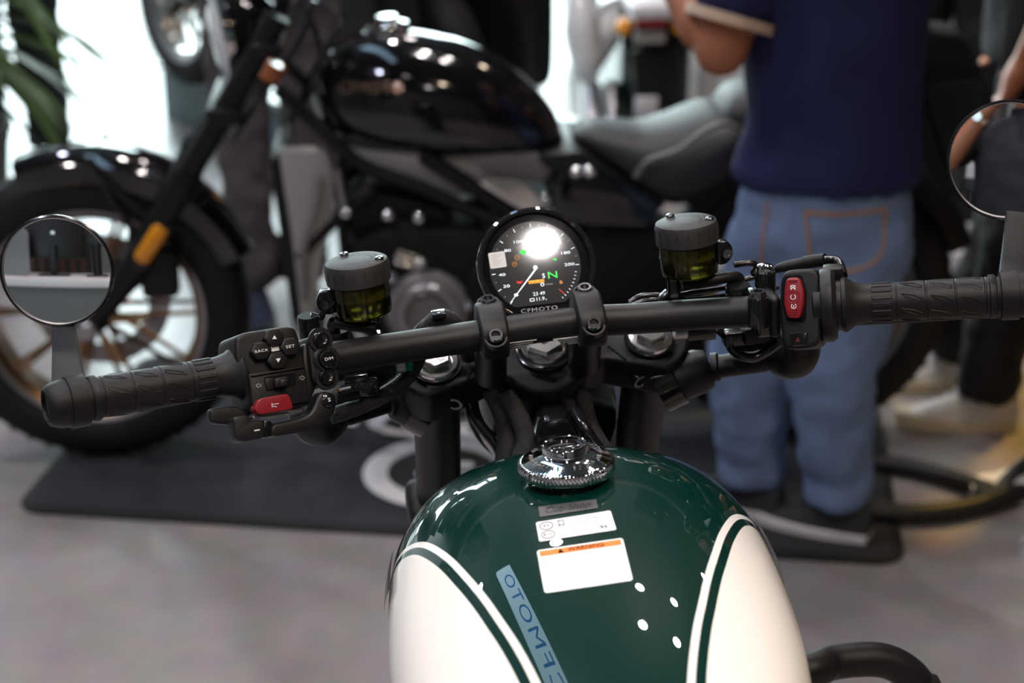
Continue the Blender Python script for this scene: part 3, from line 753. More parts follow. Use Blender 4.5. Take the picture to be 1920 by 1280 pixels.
# ---- gear paddle: arm with S button, end block with a minus sign, thumb lever
arm = plate('gear_paddle', [(975, 790), (1060, 800), (1105, 870), (1095, 960), (1040, 1040), (950, 1100), (850, 1135), (545, 1185), (540, 1070), (700, 1040), (850, 1000), (905, 940), (935, 850)], -0.0230, -0.006, 'plastic', fg, LS, 0.0025, 3, 0.006, 5, label='black paddle arm under the left switch cluster')
v = LS.p(*L3(1030, 868), -0.0230); Mb = LS.M @ tr(v.x, -0.0230, v.z) @ LT
obj('round_button', B(lathe, [(0.0056, -0.002), (0.0056, 0.0012), (0.0048, 0.0018), (0, 0.0020)], 28), M['shiny'], arm, Mb)
print_on('button_print', 'S', M['white'], arm, LS, (v.x, -0.0252, v.z), 0.0040, 1.4)
v = LS.p(*L3(755, 1085), -0.0231); print_on('embossed_lettering', 'CFMOTO', M['satin2'], arm, LS, (v.x, -0.0232, v.z), 0.0060, 1.4, 2)
plate('paddle_end', [(215, 1010), (345, 990), (365, 1045), (490, 1035), (495, 1190), (290, 1228), (235, 1190)], -0.0260, -0.008, 'plastic', arm, LS, 0.002, 3, 0.004, 5)
plate('minus_print', [(398, 1124), (444, 1116), (444, 1126), (398, 1134)], -0.0263, -0.0258, 'white', arm, LS, smooth=0)
plate('paddle_joint', [(480, 1040), (550, 1050), (550, 1180), (485, 1192)], -0.0215, -0.008, 'shiny', arm, LS, 0.001)
plate('thumb_lever', [(18, 950), (60, 932), (230, 915), (300, 940), (360, 985), (350, 1060), (240, 1120), (190, 1075), (40, 1070), (22, 1030)], -0.0060, 0.004, 'plastic', arm, LS, 0.002, 3, 0.006, 4)
plate('silver_strip', [(380, 1005), (578, 978), (820, 945), (812, 972), (580, 1010), (385, 1032)], -0.0200, -0.012, 'steel', arm, LS, 0.0006)
# perch post above the column
def post(name, px, py0, py1, yl, r, mat, parent, cap=True):
    a, c = HB.p(px, py1, yl), HB.p(px, py0, yl); h = (c - a).length
    fr = Fr(HB.M @ tr(a)); b = bmesh.new()
    lathe(b, [(r, 0), (r, h - 0.0015), (r * 0.93, h), (0, h)], 28); return obj(name, b, M[mat], parent, fr), fr, h

# ---- fluid reservoirs
M['cup'] = None
def cup_material():
    m = bpy.data.materials.new('smoked_clear_plastic'); m.use_nodes = True
    nt = m.node_tree; out = nt.nodes['Material Output']; nt.nodes.remove(nt.nodes['Principled BSDF'])
    t = nt.nodes.new('ShaderNodeBsdfTransparent'); t.inputs[0].default_value = (0.62, 0.60, 0.52, 1)
    g = nt.nodes.new('ShaderNodeBsdfGlossy'); g.inputs['Roughness'].default_value = 0.04
    fz = nt.nodes.new('ShaderNodeFresnel'); fz.inputs[0].default_value = 1.5
    mx = nt.nodes.new('ShaderNodeMixShader')
    nt.links.new(fz.outputs[0], mx.inputs[0]); nt.links.new(t.outputs[0], mx.inputs[1]); nt.links.new(g.outputs[0], mx.inputs[2]); nt.links.new(mx.outputs[0], out.inputs[0])
    return m
M['cup'] = cup_material()
M['fluid'] = pbr('olive_brake_fluid', (0.28, 0.26, 0.02), 0.12, trans=0.35, ior=1.3, var=0.5, vscale=90)
M['captop'] = pbr('grey_black_cap', (0.024, 0.0225, 0.0225), 0.52, bump=0.2, bscale=1500)
def reservoir(px, py_top, py_bot, yl, tilt, lug, lab):
    a = HB.p(px, py_bot, yl); r = 0.0258
    fr = Fr(HB.M @ tr(a) @ rot('Y', tilt) @ rot('X', -4))
    H = 0.0465
    cup = bmesh.new(); lathe(cup, [(0.0, 0.0), (0.0195, 0.0), (0.0228, 0.0022), (0.0236, 0.006), (0.0236, 0.0165), (0.0241, 0.0172), (0.0241, 0.0182), (0.0236, 0.019), (0.0236, 0.0275), (0.0241, 0.0282), (0.0241, 0.029), (0.0236, 0.0298), (0.0236, 0.033)], 56, caps=False)
    o = obj('fluid_reservoir', cup, M['cup'], fg, fr, label=lab)
    obj('brake_fluid', B(lathe, [(0.0, 0.0018), (0.0190, 0.0018), (0.0215, 0.004), (0.0222, 0.007), (0.0222, 0.0265), (0.0, 0.0265)], 48), M['fluid'], o, fr)
    b = bmesh.new()
    lathe(b, [(0.0, H), (0.0225, H), (0.0247, H - 0.0012), (r, H - 0.004), (r, H - 0.0175), (r - 0.0008, H - 0.0185), (0.0, H - 0.0185)], 96)
    cp = obj('cap', b, M['captop'], o, fr)
    b = bmesh.new()
    for k in range(18): box(b, (r, 0, H - 0.0098), (0.0008, 0.0012, 0.010), rot('Z', k * 20))
    obj('cap_ribs', b, M['captop'], o, fr, kind='stuff')
    b = bmesh.new()
    for k in range(8): box(b, (0.0236, 0, 0.0165), (0.0003, 0.0005, 0.026), rot('Z', k * 45 + 7))
    obj('cup_ribs', b, M['cup'], o, fr, kind='stuff')
    for a_ in (115, -25):
        obj('cap_screw', B(lathe, [(0.0036, 0.0), (0.0036, 0.0012), (0.0030, 0.0020), (0.0012, 0.0021), (0.0010, 0.0012), (0.0, 0.0012)], 20), M['blackchrome'], o, fr.M @ rot('Z', a_) @ tr(0.0200, 0, H))
    # warning print running round the lid
    for word, rad_, hh, a0, span in (('WARNING: CLEAN FILLER CAP BEFORE REMOVING', 0.0165, 0.0023, 150, 215), ('USE ONLY DOT4 BRAKE FLUID FROM SEALED CONTAINER', 0.0125, 0.0021, 170, 300)):
        bm = bmesh.new(); bm.from_mesh(TM[word])
        xs = [v.co.x for v in bm.verts]; x0, x1 = min(xs), max(xs)
        for v in bm.verts:
            t = (v.co.x - x0) / (x1 - x0); an = R(a0 - span * t); rr = rad_ + v.co.y * hh
            v.co = Vector((rr * math.cos(an), rr * math.sin(an), H + 0.00025))
        obj('cap_print', bm, M['ink'], o, fr, smooth=0)
    b = bmesh.new(); lathe(b, [(0.0050, -0.014), (0.0050, 0.001)], 20, tr(*lug[1])); obj('outlet_spigot', b, M['cup'], o, fr)
    b = bmesh.new(); lx = lug[0]
    prism(b, round_poly([(lx * 0.0225, 0.006), (lx * 0.030, 0.006), (lx * 0.036, 0.012), (lx * 0.036, 0.020), (lx * 0.032, 0.0255), (lx * 0.0225, 0.0255)], 0.003), -0.006, 0.004)
    obj('mounting_lug', b, M['shiny'], o, fr, bevel=0.001)
    b = bmesh.new(); lathe(b, [(0.0040, 0.0), (0.0040, 0.0035), (0.0022, 0.0035), (0.002, 0.002), (0, 0.002)], 20, tr(lx * 0.0305, -0.006, 0.0155) @ LT); obj('lug_bolt', b, M['blackchrome'], o, fr)
    return fr
LRf = reservoir(682, 480, 590, 0.012, -2.0, (-1, (0.008, -0.006, 0)), 'left reservoir of olive fluid with a black screw cap')
RRf = reservoir(1294, 405, 515, 0.012, -2.5, (1, (-0.016, -0.006, 0)), 'right reservoir of olive fluid with a black screw cap')

# ================================================================== right switch cluster, hoses, cables
RS = face_frame(1495, 579, -0.046, 12)
def C5(cx, cy): return (1180 + cx / 3.88, 370 + cy / 3.88)
def C4(cx, cy): return (560 + cx / 3.2, 430 + cy / 3.2)
rsw = plate('switch_housing', [(1100, 600), (1125, 545), (1170, 525), (1335, 515), (1375, 545), (1392, 640), (1398, 900), (1388, 1050), (1340, 1095), (1130, 1108), (1108, 1020), (1090, 800)], -0.0185, 0.022, 'plastic', fg, RS, 0.0055, 4, 0.006, conv=C5, label='right switch cluster with a red kill switch')
plate('rocker_recess', [(1122, 575), (1250, 560), (1288, 680), (1285, 880), (1270, 905), (1140, 898), (1112, 760)], -0.0200, -0.012, 'ink', rsw, RS, 0.0005, 2, 0.003, conv=C5)
kr = plate('kill_switch', [(1135, 605), (1158, 583), (1225, 580), (1247, 600), (1270, 690), (1268, 770), (1245, 865), (1222, 884), (1160, 880), (1142, 860), (1122, 770), (1124, 690)], -0.0250, -0.012, 'red', rsw, RS, 0.002, 3, 0.002, conv=C5, label='red kill switch rocker')
def rring(name, cx, cy, r0, r1, y, a0=0, a1=360, mat='white'):
    v = RS.p(*C5(cx, cy), y); k = 1.0 / 3.88 / 2320
    pts = [Vector((v.x + (r0 + r1) / 2 * k * math.cos(R(a)), y, v.z + (r0 + r1) / 2 * k * math.sin(R(a)))) for a in range(a0, a1 + 1, 20)]
    obj(name, B(tube, pts, (r1 - r0) / 2 * k, 5), M[mat], rsw, RS)
rring('switch_print', 1191, 724, 14, 20, -0.0253, -240, 60); rring('switch_print', 1196, 791, 14, 20, -0.0253, -240, 60)
rring('switch_print', 1190, 655, 13, 19, -0.0253, -60, 240)
for s_ in ([(1172, 640), (1208, 670)], [(1208, 640), (1172, 670)], [(1196, 784), (1196, 800)]):
    q = lp(s_, -0.0253, C5, RS); obj('switch_print', B(tube, [Vector((a, -0.0253, c)) for a, c in q], 0.0003, 5), M['white'], rsw, RS)
outline('rocker_ridge', [(1150, 690), (1192, 682), (1232, 692), (1232, 745), (1212, 765), (1172, 765), (1150, 745)], -0.0251, 'red', rsw, RS, C5, 0.0004)
for yy in (603, 613, 818, 833, 848):
    q = lp([(1160, yy), (1226, yy - 2)], -0.0251, C5, RS); obj('rocker_ridge', B(tube, [Vector((a, -0.0251, c)) for a, c in q], 0.0005, 6), M['red'], rsw, RS)
plate('hazard_button', [(1165, 985), (1295, 980), (1285, 1075), (1182, 1082)], -0.0225, -0.012, 'shiny', rsw, RS, 0.001, 2, 0.002, conv=C5)
plate('hazard_print', [(1205, 1050), (1245, 1048), (1225, 1015)], -0.0228, -0.0223, 'hazred', rsw, RS, smooth=0, conv=C5)
# throttle housing disc and flange between switch and grip
thr = axis_frame(HB.p(1538, 573, -0.053), HB.p(1868, 555, -0.096))
b = bmesh.new(); lathe(b, [(0.018, -0.006), (0.0210, -0.005), (0.0210, 0.0005), (0.0285, 0.0010), (0.0292, 0.0025), (0.0292, 0.0095), (0.0268, 0.0125), (0.0205, 0.0130), (0.0205, 0.0165), (0.018, 0.0175)], 48)
th = obj('throttle_housing', b, M['plastic'], fg, thr)
v = thr.I @ HB.w(HB.p(1562, 512, -0.045)); b = bmesh.new(); box(b, (v.x, v.y, v.z), (0.014, 0.012, 0.016)); obj('cable_entry', b, M['plastic'], th, thr, bevel=0.002)
# bar clamp of the right perch
def hbox(name, px, py, y, w, h, d, mat, parent, bevel=0.002, conv=None):
    c = HB.p(px, py, y); b = bmesh.new(); box(b, c, (w, d, h)); return obj(name, b, M[mat], parent, HB, bevel=bevel, bseg=3)
pc = hbox('perch_clamp', 1427, 584, -0.031, 0.0175, 0.033, 0.034, 'shiny', fg, 0.004)
hbox('perch_band', 1443, 582, -0.034, 0.0090, 0.035, 0.036, 'satin', pc, 0.004)
o_, f_, h_ = post('clamp_post', 1422, 556, 610, -0.050, 0.0085, 'shiny', pc)
again(bolt0, pc, f_.M @ tr(0, 0, h_ - 0.001), 'clamp_bolt')
o_, f_, h_ = post('perch_post', 1435, 508, 552, -0.018, 0.0085, 'shiny', pc)
b = bmesh.new(); lathe(b, [(0.0078, 0), (0.0078, 0.002), (0.0064, 0.0048), (0.0030, 0.0062), (0, 0.0064)], 24); obj('chrome_bolt', b, M['chrome'], pc, f_.M @ tr(0, 0, h_))
post('cylinder_cap', 1384, 534, 568, -0.002, 0.0105, 'shiny', pc)
def hose(name, pts, r, mat='rubber', conv=None, parent=None, n=6, seg=12, label=None):
    P = [HB.p(*(conv(p[0], p[1]) if conv else (p[0], p[1])), p[2]) for p in pts]
    o = obj(name, B(tube, spline(P, n), r, seg), M[mat], parent or fg, HB)
    if label: o['label'] = label
    return o
hose('fluid_hose', [(385, 640, 0.004), (520, 618, 0.004), (690, 585, 0.006), (775, 575, 0.010), (800, 600, 0.012), (800, 640, 0.014)], 0.0046, 'rubber', C5)
hose('reservoir_bracket', [(760, 490, 0.006), (860, 478, 0.006), (905, 482, 0.006), (925, 505, 0.006), (900, 545, 0.006), (930, 558, 0.004), (990, 548, 0.004)], 0.0026, 'shiny', C5, n=4)
hose('cable', [(0, 765, 0.02), (80, 720, 0.02), (200, 712, 0.018), (330, 715, 0.016), (480, 690, 0.016), (700, 655, 0.016), (820, 605, 0.020), (920, 575, 0.022), (1060, 525, 0.022)], 0.0024, 'shiny', C5)
hose('cable', [(20, 780, 0.014), (120, 752, 0.014), (260, 742, 0.014), (450, 745, 0.014), (700, 715, 0.014), (900, 690, 0.014), (1090, 650, 0.010)], 0.0022, 'shiny', C5)
hose('cable_boot', [(1060, 530, 0.020), (1110, 508, 0.018), (1260, 478, 0.012), (1380, 458, 0.004)], [0.0028, 0.0042, 0.0048, 0.0048], 'rubber', C5)
hose('cable_boot', [(1270, 476, 0.011), (1350, 464, 0.006), (1425, 455, 0.0)], 0.0056, 'rubber', C5)
hose('cable', [(1425, 455, 0.0), (1490, 455, -0.004), (1525, 480, -0.01), (1545, 530, -0.02), (1555, 570, -0.03)], 0.0038, 'shiny', C5)
b = bmesh.new(); c = HB.p(*C5(250, 725), 0.012); box(b, c, (0.011, 0.010, 0.006)); obj('cable_clip', b, M['shiny'], fg, HB.M @ tr(c) @ rot('Y', -35) @ tr(-c), bevel=0.001)
hose('underbar_rod', [(420, 985, 0.016), (620, 965, 0.014)], 0.0078, 'shiny', C5, n=2)
hose('underbar_rod', [(325, 985, 0.016), (430, 975, 0.016)], 0.0066, 'steel', C5, n=2)
hose('braided_cable', [(640, 955, 0.010), (700, 1010, 0.008), (740, 1080, 0.006), (760, 1030, 0.0)], 0.0036, 'rubber', C5)
hose('cable_loop', [(730, 1000, 0.0), (735, 1080, 0.0), (790, 1140, -0.002), (900, 1165, -0.004), (1000, 1120, -0.006), (1100, 1050, -0.012)], 0.0040, 'shiny', C5)
hose('cable_loop', [(760, 1080, 0.006), (880, 1095, 0.004), (1000, 1060, 0.0), (1110, 1020, -0.004)], 0.0034, 'rubber', C5)
hbox('connector', 1378, 632, 0.004, 0.0200, 0.0120, 0.014, 'shiny', fg, 0.0015)
hbox('connector', 1425, 624, 0.000, 0.0300, 0.0140, 0.016, 'plastic', fg, 0.0015)
# brake lever in front of the right grip, below the sight line
hose('brake_lever', [(1440, 590, 0.030), (1520, 600, 0.055), (1640, 598, 0.040), (1800, 588, 0.016), (1880, 584, 0.010)], [0.0065, 0.0060, 0.0050, 0.0050, 0.0055], 'satin')

# ---- left perch, hoses, looms
o_, f_, h_ = post('perch_post', 582, 591, 634, 0.006, 0.0088, 'shiny', mc)
post('cylinder_cap', 634, 618, 652, 0.016, 0.0106, 'shiny', fg)
hose('reservoir_bracket', [(215, 430, 0.006), (175, 470, 0.006), (145, 500, 0.006), (130, 530, 0.006), (70, 515, 0.006)], 0.0028, 'shiny', C4, n=4)
hose('fluid_hose', [(215, 555, 0.010), (300, 570, 0.008), (400, 585, 0.006), (465, 590, 0.004)], 0.0050, 'rubber', C4)
hose('fluid_hose', [(215, 555, 0.010), (205, 575, 0.012), (215, 610, 0.014)], 0.0050, 'rubber', C4)
M['loom'] = pbr('braided_sleeve', (0.013, 0.013, 0.014), 0.45, bump=1.0, bscale=900, var=0.6, vscale=700)
hose('wiring_loom', [(190, 1120, -0.006), (300, 1085, -0.002), (400, 1045, 0.004), (500, 1000, 0.010), (600, 935, 0.016), (670, 860, 0.020), (715, 770, 0.022), (740, 680, 0.024), (775, 590, 0.022), (835, 530, 0.020), (900, 535, 0.022), (960, 590, 0.026), (1000, 680, 0.034), (1020, 760, 0.05)], 0.0068, 'loom', C4, seg=16, label='braided black wiring loom looping under the bar')
hose('wiring_loom', [(225, 1010, -0.002), (330, 990, 0.0), (420, 950, 0.008), (520, 880, 0.014), (600, 800, 0.018), (640, 720, 0.022), (720, 610, 0.026), (800, 545, 0.026), (880, 545, 0.03)], 0.0048, 'loom', C4)
hose('wiring_loom', [(230, 975, -0.004), (320, 950, -0.002), (400, 930, 0.0), (440, 960, 0.002), (420, 985, 0.004)], 0.0044, 'loom', C4)
b = bmesh.new(); c = HB.p(*C4(838, 508), 0.016); box(b, c, (0.012, 0.012, 0.005)); obj('cable_clip', b, M['shiny'], fg, HB, bevel=0.0015)
hose('underbar_rod', [(225, 855, 0.012), (560, 812, 0.016)], 0.0080, 'satin2', C4, n=2)
hose('green_connector', [(570, 806, 0.016), (672, 792, 0.018)], 0.0078, 'green_conn', C4, n=2, label='green cable connector beneath the bar')
hose('connector_band', [(584, 804, 0.015), (634, 797, 0.015)], 0.0082, 'steel', C4, n=2)
hbox('connector', 668, 712, 0.004, 0.0200, 0.0110, 0.012, 'shiny', fg, 0.0015)
hbox('connector', 690, 722, 0.004, 0.0180, 0.0160, 0.014, 'shiny', fg, 0.003)
hose('wire', [(242, 962, -0.010), (270, 956, -0.010), (310, 948, -0.008)], 0.0010, 'white', C4)
hose('wire_end', [(238, 962, -0.010), (248, 960, -0.010)], 0.0016, 'amber', C4, n=2)
# cables dropping in front of the steering head
def hose_s(name, pts, r, mat):
    P = [at(*p) for p in pts]; return obj(name, B(tube, spline(P, 6), r, 12), M[mat], fg, WORLD)
hose_s('control_cable', [(880, 745, 1.46), (885, 775, 1.455), (905, 805, 1.45), (930, 835, 1.445), (945, 870, 1.44)], 0.0044, 'shiny')
hose_s('control_cable', [(896, 735, 1.475), (892, 760, 1.475), (905, 795, 1.47), (930, 822, 1.46)], 0.0028, 'shiny')
hose_s('wiring_loom', [(925, 730, 1.45), (945, 770, 1.445), (955, 815, 1.44), (950, 870, 1.43)], 0.0105, 'loom')
hose_s('wiring_loom', [(950, 740, 1.44), (975, 785, 1.43), (985, 830, 1.42), (970, 880, 1.40)], 0.0085, 'loom')
hose_s('wiring_loom', [(1092, 730, 1.45), (1098, 770, 1.445), (1110, 805, 1.44), (1130, 840, 1.43), (1150, 870, 1.42)], 0.0075, 'loom')
hose_s('control_cable', [(1075, 770, 1.42), (1095, 800, 1.41), (1115, 830, 1.41), (1140, 860, 1.41)], 0.0050, 'shiny')

# ================================================================== fuel tank
import numpy as np
YF, YR, YM = 0.120, -0.40, -0.075                                  # nose, tail, widest
ZT, ZM, ZB = 0.004, -0.085, -0.20
def tank_sec(y):
    if y >= YM: t = (y - YM) / (YF - YM); k = max(1e-4, 1 - t ** 3.0) ** (1 / 2.4)
    else: t = (YM - y) / (YM - YR); k = max(1e-4, 1 - 0.55 * t ** 2.4)
    w = 0.146 * k
    zt = ZT - 0.045 * y - 0.45 * y * y
    if y > 0: zt -= 0.018 * (y / YF) ** 3 
    if y > YM: zt -= 0.055 * (1 - k) ** 1.2
    return w, zt, ZM - 0.004, k
def tank_pt(y, th):
    """th in degrees: 0 is the crown, +90 the right flank, 180 below"""
    w, zt, zm, k = tank_sec(y); s = math.sin(R(th)); c = math.cos(R(th)); n = 2.35
    x = w * math.copysign(abs(s) ** (2 / n), s)
    if c >= 0: z = zm + (zt - zm) * abs(c) ** (2 / n)
    else: z = zm - (zm - ZB) * (0.35 + 0.65 * k) * abs(c) ** (2 / 2.6)
    return Vector((x, y, z))
NY, NT = 260, 360
ys = [YR + (YF - 0.0005 - YR) * (1 - (1 - i / NY) ** 1.6) for i in range(NY + 1)]
ths = [-180 + 360 * j / NT for j in range(NT)]
tverts = [[tank_pt(y, t) for t in ths] for y in ys]
# panel outline on the right flank in (y, th); mirrored for the left
PO = [(-0.40, 13), (-0.30, 15.5), (-0.255, 17.3), (-0.215, 20.3), (-0.185, 23.5), (-0.155, 27), (-0.124, 31.5), (-0.091, 37), (-0.060, 44), (-0.042, 50), (-0.030, 57), (-0.023, 64), (-0.021, 71), (-0.026, 79), (-0.045, 90), (-0.10, 103), (-0.2, 110), (-0.4, 114)]
po_s = spline([(a, c / 1000, 0) for a, c in PO], 10)
po3 = {s: np.array([tuple(tank_pt(p.x, s * p.y * 1000)) for p in po_s]) for s in (1, -1)}
V = np.array([[tuple(v) for v in r] for r in tverts]).reshape(-1, 3)
pdist = np.full(len(V), -1.0)
poly = np.array([(p.x, p.y * 1000) for p in po_s])
TH = np.tile(np.array(ths), NY + 1); YY = np.repeat(np.array(ys), NT)
def inside(yy, tt):
    r = np.zeros(len(yy), bool); n = len(poly)
    for i in range(n):
        y1, t1 = poly[i]; y2, t2 = poly[(i + 1) % n]
        cond = ((t1 > tt) != (t2 > tt)); xx = (y2 - y1) * (tt - t1) / (t2 - t1 + 1e-12) + y1
        r ^= cond & (yy < xx)
    return r
def bow(poly_):                                                     # close the outline far behind the tail
    return np.vstack([poly_, [[-0.6, 114], [-0.6, 13]]])
poly = bow(poly)
for s in (1, -1):
    sel = np.where(TH * s > 0)[0]
    for c0 in range(0, len(sel), 4000):
        ii = sel[c0:c0 + 4000]
        A = po3[s][:-1][None]; Bv = (po3[s][1:] - po3[s][:-1])[None]; W = V[ii][:, None, :] - A
        tt = np.clip((W * Bv).sum(2) / ((Bv ** 2).sum(2) + 1e-15), 0, 1)
        d = np.sqrt(((W - Bv * tt[..., None]) ** 2).sum(2)).min(1)
        ins = inside(YY[ii], TH[ii] * s)
        pdist[ii] = np.where(ins, d, -d)
def tank_paint():
    m = bpy.data.materials.new('green_and_cream_tank_paint'); m.use_nodes = True
    nt = m.node_tree; b_ = nt.nodes['Principled BSDF']; L = nt.links.new
    at_ = nt.nodes.new('ShaderNodeAttribute'); at_.attribute_name = 'panel'
    ma = nt.nodes.new('ShaderNodeMath'); ma.operation = 'MULTIPLY_ADD'; ma.inputs[1].default_value = 20.0; ma.inputs[2].default_value = 0.5
    L(at_.outputs['Fac'], ma.inputs[0])
    cr = nt.nodes.new('ShaderNodeValToRGB'); cr.color_ramp.interpolation = 'CONSTANT'
    G, W_, Cc = (0.0008, 0.020, 0.0150, 1), (0.80, 0.77, 0.73, 1), (0.78, 0.74, 0.68, 1)
    e = cr.color_ramp.elements; e[0].position = 0; e[0].color = G; e[1].position = 0.5; e[1].color = W_
    x = e.new(0.605); x.color = G; x = e.new(0.735); x.color = Cc
    L(ma.outputs[0], cr.inputs['Fac']); L(cr.outputs['Color'], b_.inputs['Base Color'])
    me_ = nt.nodes.new('ShaderNodeValToRGB'); me_.color_ramp.interpolation = 'CONSTANT'; e = me_.color_ramp.elements
    e[0].position = 0; e[0].color = (0.0, 0.0, 0.0, 1); e[1].position = 0.5; e[1].color = (0, 0, 0, 1)
    x = e.new(0.605); x.color = (0.0, 0.0, 0.0, 1); x = e.new(0.735); x.color = (0, 0, 0, 1)
    L(ma.outputs[0], me_.inputs['Fac']); L(me_.outputs['Color'], b_.inputs['Metallic'])
    b_.inputs['Roughness'].default_value = 0.32; b_.inputs['Coat Weight'].default_value = 1.0; b_.inputs['Coat Roughness'].default_value = 0.012
    b_.inputs['Specular IOR Level'].default_value = 0.04
    # fine flake in the green
    tc = nt.nodes.new('ShaderNodeTexCoord'); nz = nt.nodes.new('ShaderNodeTexNoise'); nz.inputs['Scale'].default_value = 2500
    L(tc.outputs['Object'], nz.inputs['Vector']); mr = nt.nodes.new('ShaderNodeMapRange'); mr.inputs[3].default_value = 0.26; mr.inputs[4].default_value = 0.38
    L(nz.outputs['Fac'], mr.inputs[0]); L(mr.outputs[0], b_.inputs['Roughness'])
    return m
M['tank'] = tank_paint()
def tank_mesh(name, test):
    faces = []
    for i in range(NY):
        for j in range(NT):
            a = i * NT + j; b_ = i * NT + (j + 1) % NT; c = (i + 1) * NT + (j + 1) % NT; d = (i + 1) * NT + j
            if test((pdist[a] + pdist[b_] + pdist[c] + pdist[d]) / 4, ths[j]): faces.append((a, b_, c, d))
    used = sorted({v for f in faces for v in f}); idx = {v: i for i, v in enumerate(used)}
    me = bpy.data.meshes.new(name); me.from_pydata([tuple(V[v]) for v in used], [], [tuple(idx[v] for v in f) for f in faces])
    at2 = me.attributes.new('panel', 'FLOAT', 'POINT'); at2.data.foreach_set('value', [float(pdist[v]) for v in used])
    # true surface normals so that the shells meet without a seam
    nn = TN[used]
    me.update()
    me.polygons.foreach_set('use_smooth', [True] * len(me.polygons))
    me.normals_split_custom_set_from_vertices([tuple(n) for n in nn])
    me.materials.append(M['tank']); return me
Vg = V.reshape(NY + 1, NT, 3)
du = np.roll(Vg, -1, 1) - np.roll(Vg, 1, 1); dv = np.gradient(Vg, axis=0)
TN = np.cross(du, dv).reshape(-1, 3); TN /= np.linalg.norm(TN, axis=1)[:, None] + 1e-12
if (TN.reshape(NY + 1, NT, 3)[NY // 2, NT // 2][2]) < 0: TN = -TN
tank = obj('fuel_tank', tank_mesh('fuel_tank', lambda d, t: d < 0.0117), None, fg, T_, smooth=0)
tank.data.polygons.foreach_set('use_smooth', [True] * len(tank.data.polygons))
for s in (1, -1):
    o = obj('tank_panel', tank_mesh('tank_panel', lambda d, t: d >= 0.0117 and t * s > 0), None, tank, T_, smooth=0, label='cream painted flank panel')
    o.data.polygons.foreach_set('use_smooth', [True] * len(o.data.polygons))
_fc = [(i * NT + j, i * NT + (j + 1) % NT, (i + 1) * NT + (j + 1) % NT, (i + 1) * NT + j) for i in range(NY) for j in range(NT)]
TB = BVHTree.FromPolygons([Vector(v) for v in V], _fc)
T_o = T_.I @ CAMP; T_d = T_.I.to_3x3()
def on_tank(px, py, off=0.0):
    h = TB.ray_cast(T_o, (T_d @ ray(px, py)).normalized())
    n = h[1]
    if n.dot(h[0] - T_o) > 0: n = -n
    return h[0] + n * off
# nose plate closing the tunnel end
# ---- fuel cap
cpt = on_tank(1063, 898)
CPf = Fr(T_.M @ tr(on_tank(1063, 893)) @ rot('X', -4))
b = bmesh.new(); lathe(b, [(0.030, -0.006), (0.030, 0.004), (0.026, 0.006), (0.0, 0.006)], 48); cap = obj('fuel_cap', b, M['shiny'], fg, CPf, label='chrome knurled fuel cap')
b = bmesh.new(); N_ = 72 * 4; rings = []
for r, z, kn in ((0.0330, 0.004, 1), (0.0345, 0.0045, 1), (0.0350, 0.0052, 1), (0.0350, 0.0125, 1), (0.0343, 0.0136, 0.3), (0.0330, 0.0142, 0), (0.0300, 0.0150, 0), (0.0250, 0.0176, 0), (0.0200, 0.0192, 0), (0.0180, 0.0196, 0), (0.0172, 0.0200, 0), (0.0170, 0.0250, 0), (0.0165, 0.0262, 0), (0.0158, 0.0266, 0), (0.0150, 0.0262, 0), (0.0146, 0.0235, 0), (0.0, 0.0235, 0)):
    ring = []
    for k in range(N_):
        a = 2 * PI * k / N_; rr = max(r, 1e-5) + kn * 0.0011 * math.cos(a * 72)
        ring.append(Vector((rr * math.cos(a), rr * math.sin(a), z)))
    rings.append(ring)
loft(b, rings); obj('cap_dial', b, M['chrome'], cap, CPf, smooth=45)
b = bmesh.new(); box(b, (0, 0, 0.0240), (0.0210, 0.0022, 0.0016), rot('Z', 8)); obj('key_slot', b, M['ink'], cap, CPf)
b = bmesh.new(); box(b, (0, -0.0035, 0.0245), (0.0200, 0.0014, 0.0018), rot('Z', 8)); obj('key_flap_edge', b, M['chrome'], cap, CPf, bevel=0.0004)
b = bmesh.new()
for k in range(40):
    if (k // 10) % 2 == 0 or k % 3: box(b, (0.0258, 0, 0.0176), (0.0032, 0.0011, 0.0008), rot('Z', k * 9) @ tr(0, 0, 0) )
obj('cap_lettering', b, M['alu'], cap, CPf, kind='stuff')
# ---- labels stuck on the tank
def C6(cx, cy): return (930 + cx / 4.0, 810 + cy / 4.0)
def bil(c, u, v):
    """corners: top-left, top-right, bottom-right, bottom-left in crop pixels"""
    t = Vector(c[0]).lerp(Vector(c[1]), u); bt = Vector(c[3]).lerp(Vector(c[2]), u); q = t.lerp(bt, v); return C6(q.x, q.y)
def sticker(name, corners, mat, off=0.0005, u0=0, u1=1, v0=0, v1=1, parent=None, nu=44, nv=26, label=None, rad=0.0):
    vs = [[on_tank(*bil(corners, u0 + (u1 - u0) * i / nu, v0 + (v1 - v0) * j / nv), off) for i in range(nu + 1)] for j in range(nv + 1)]
    b = bmesh.new(); g = [[b.verts.new(p) for p in r] for r in vs]
    for j in range(nv):
        for i in range(nu):
            if rad and (i in (0, nu - 1)) and (j in (0, nv - 1)):
                q = [(j, i), (j, i + 1), (j + 1, i + 1), (j + 1, i)]
                drop = (0 if j == 0 else nv, 0 if i == 0 else nu); q = [p for p in q if p != drop]
                b.faces.new([g[p[0]][p[1]] for p in q])
            else: b.faces.new((g[j][i], g[j][i + 1], g[j + 1][i + 1], g[j + 1][i]))
    for v in [v for v in b.verts if not v.link_faces]: b.verts.remove(v)
    o = obj(name, b, M[mat], parent or tank, T_)
    if label: o['label'] = label
    return o
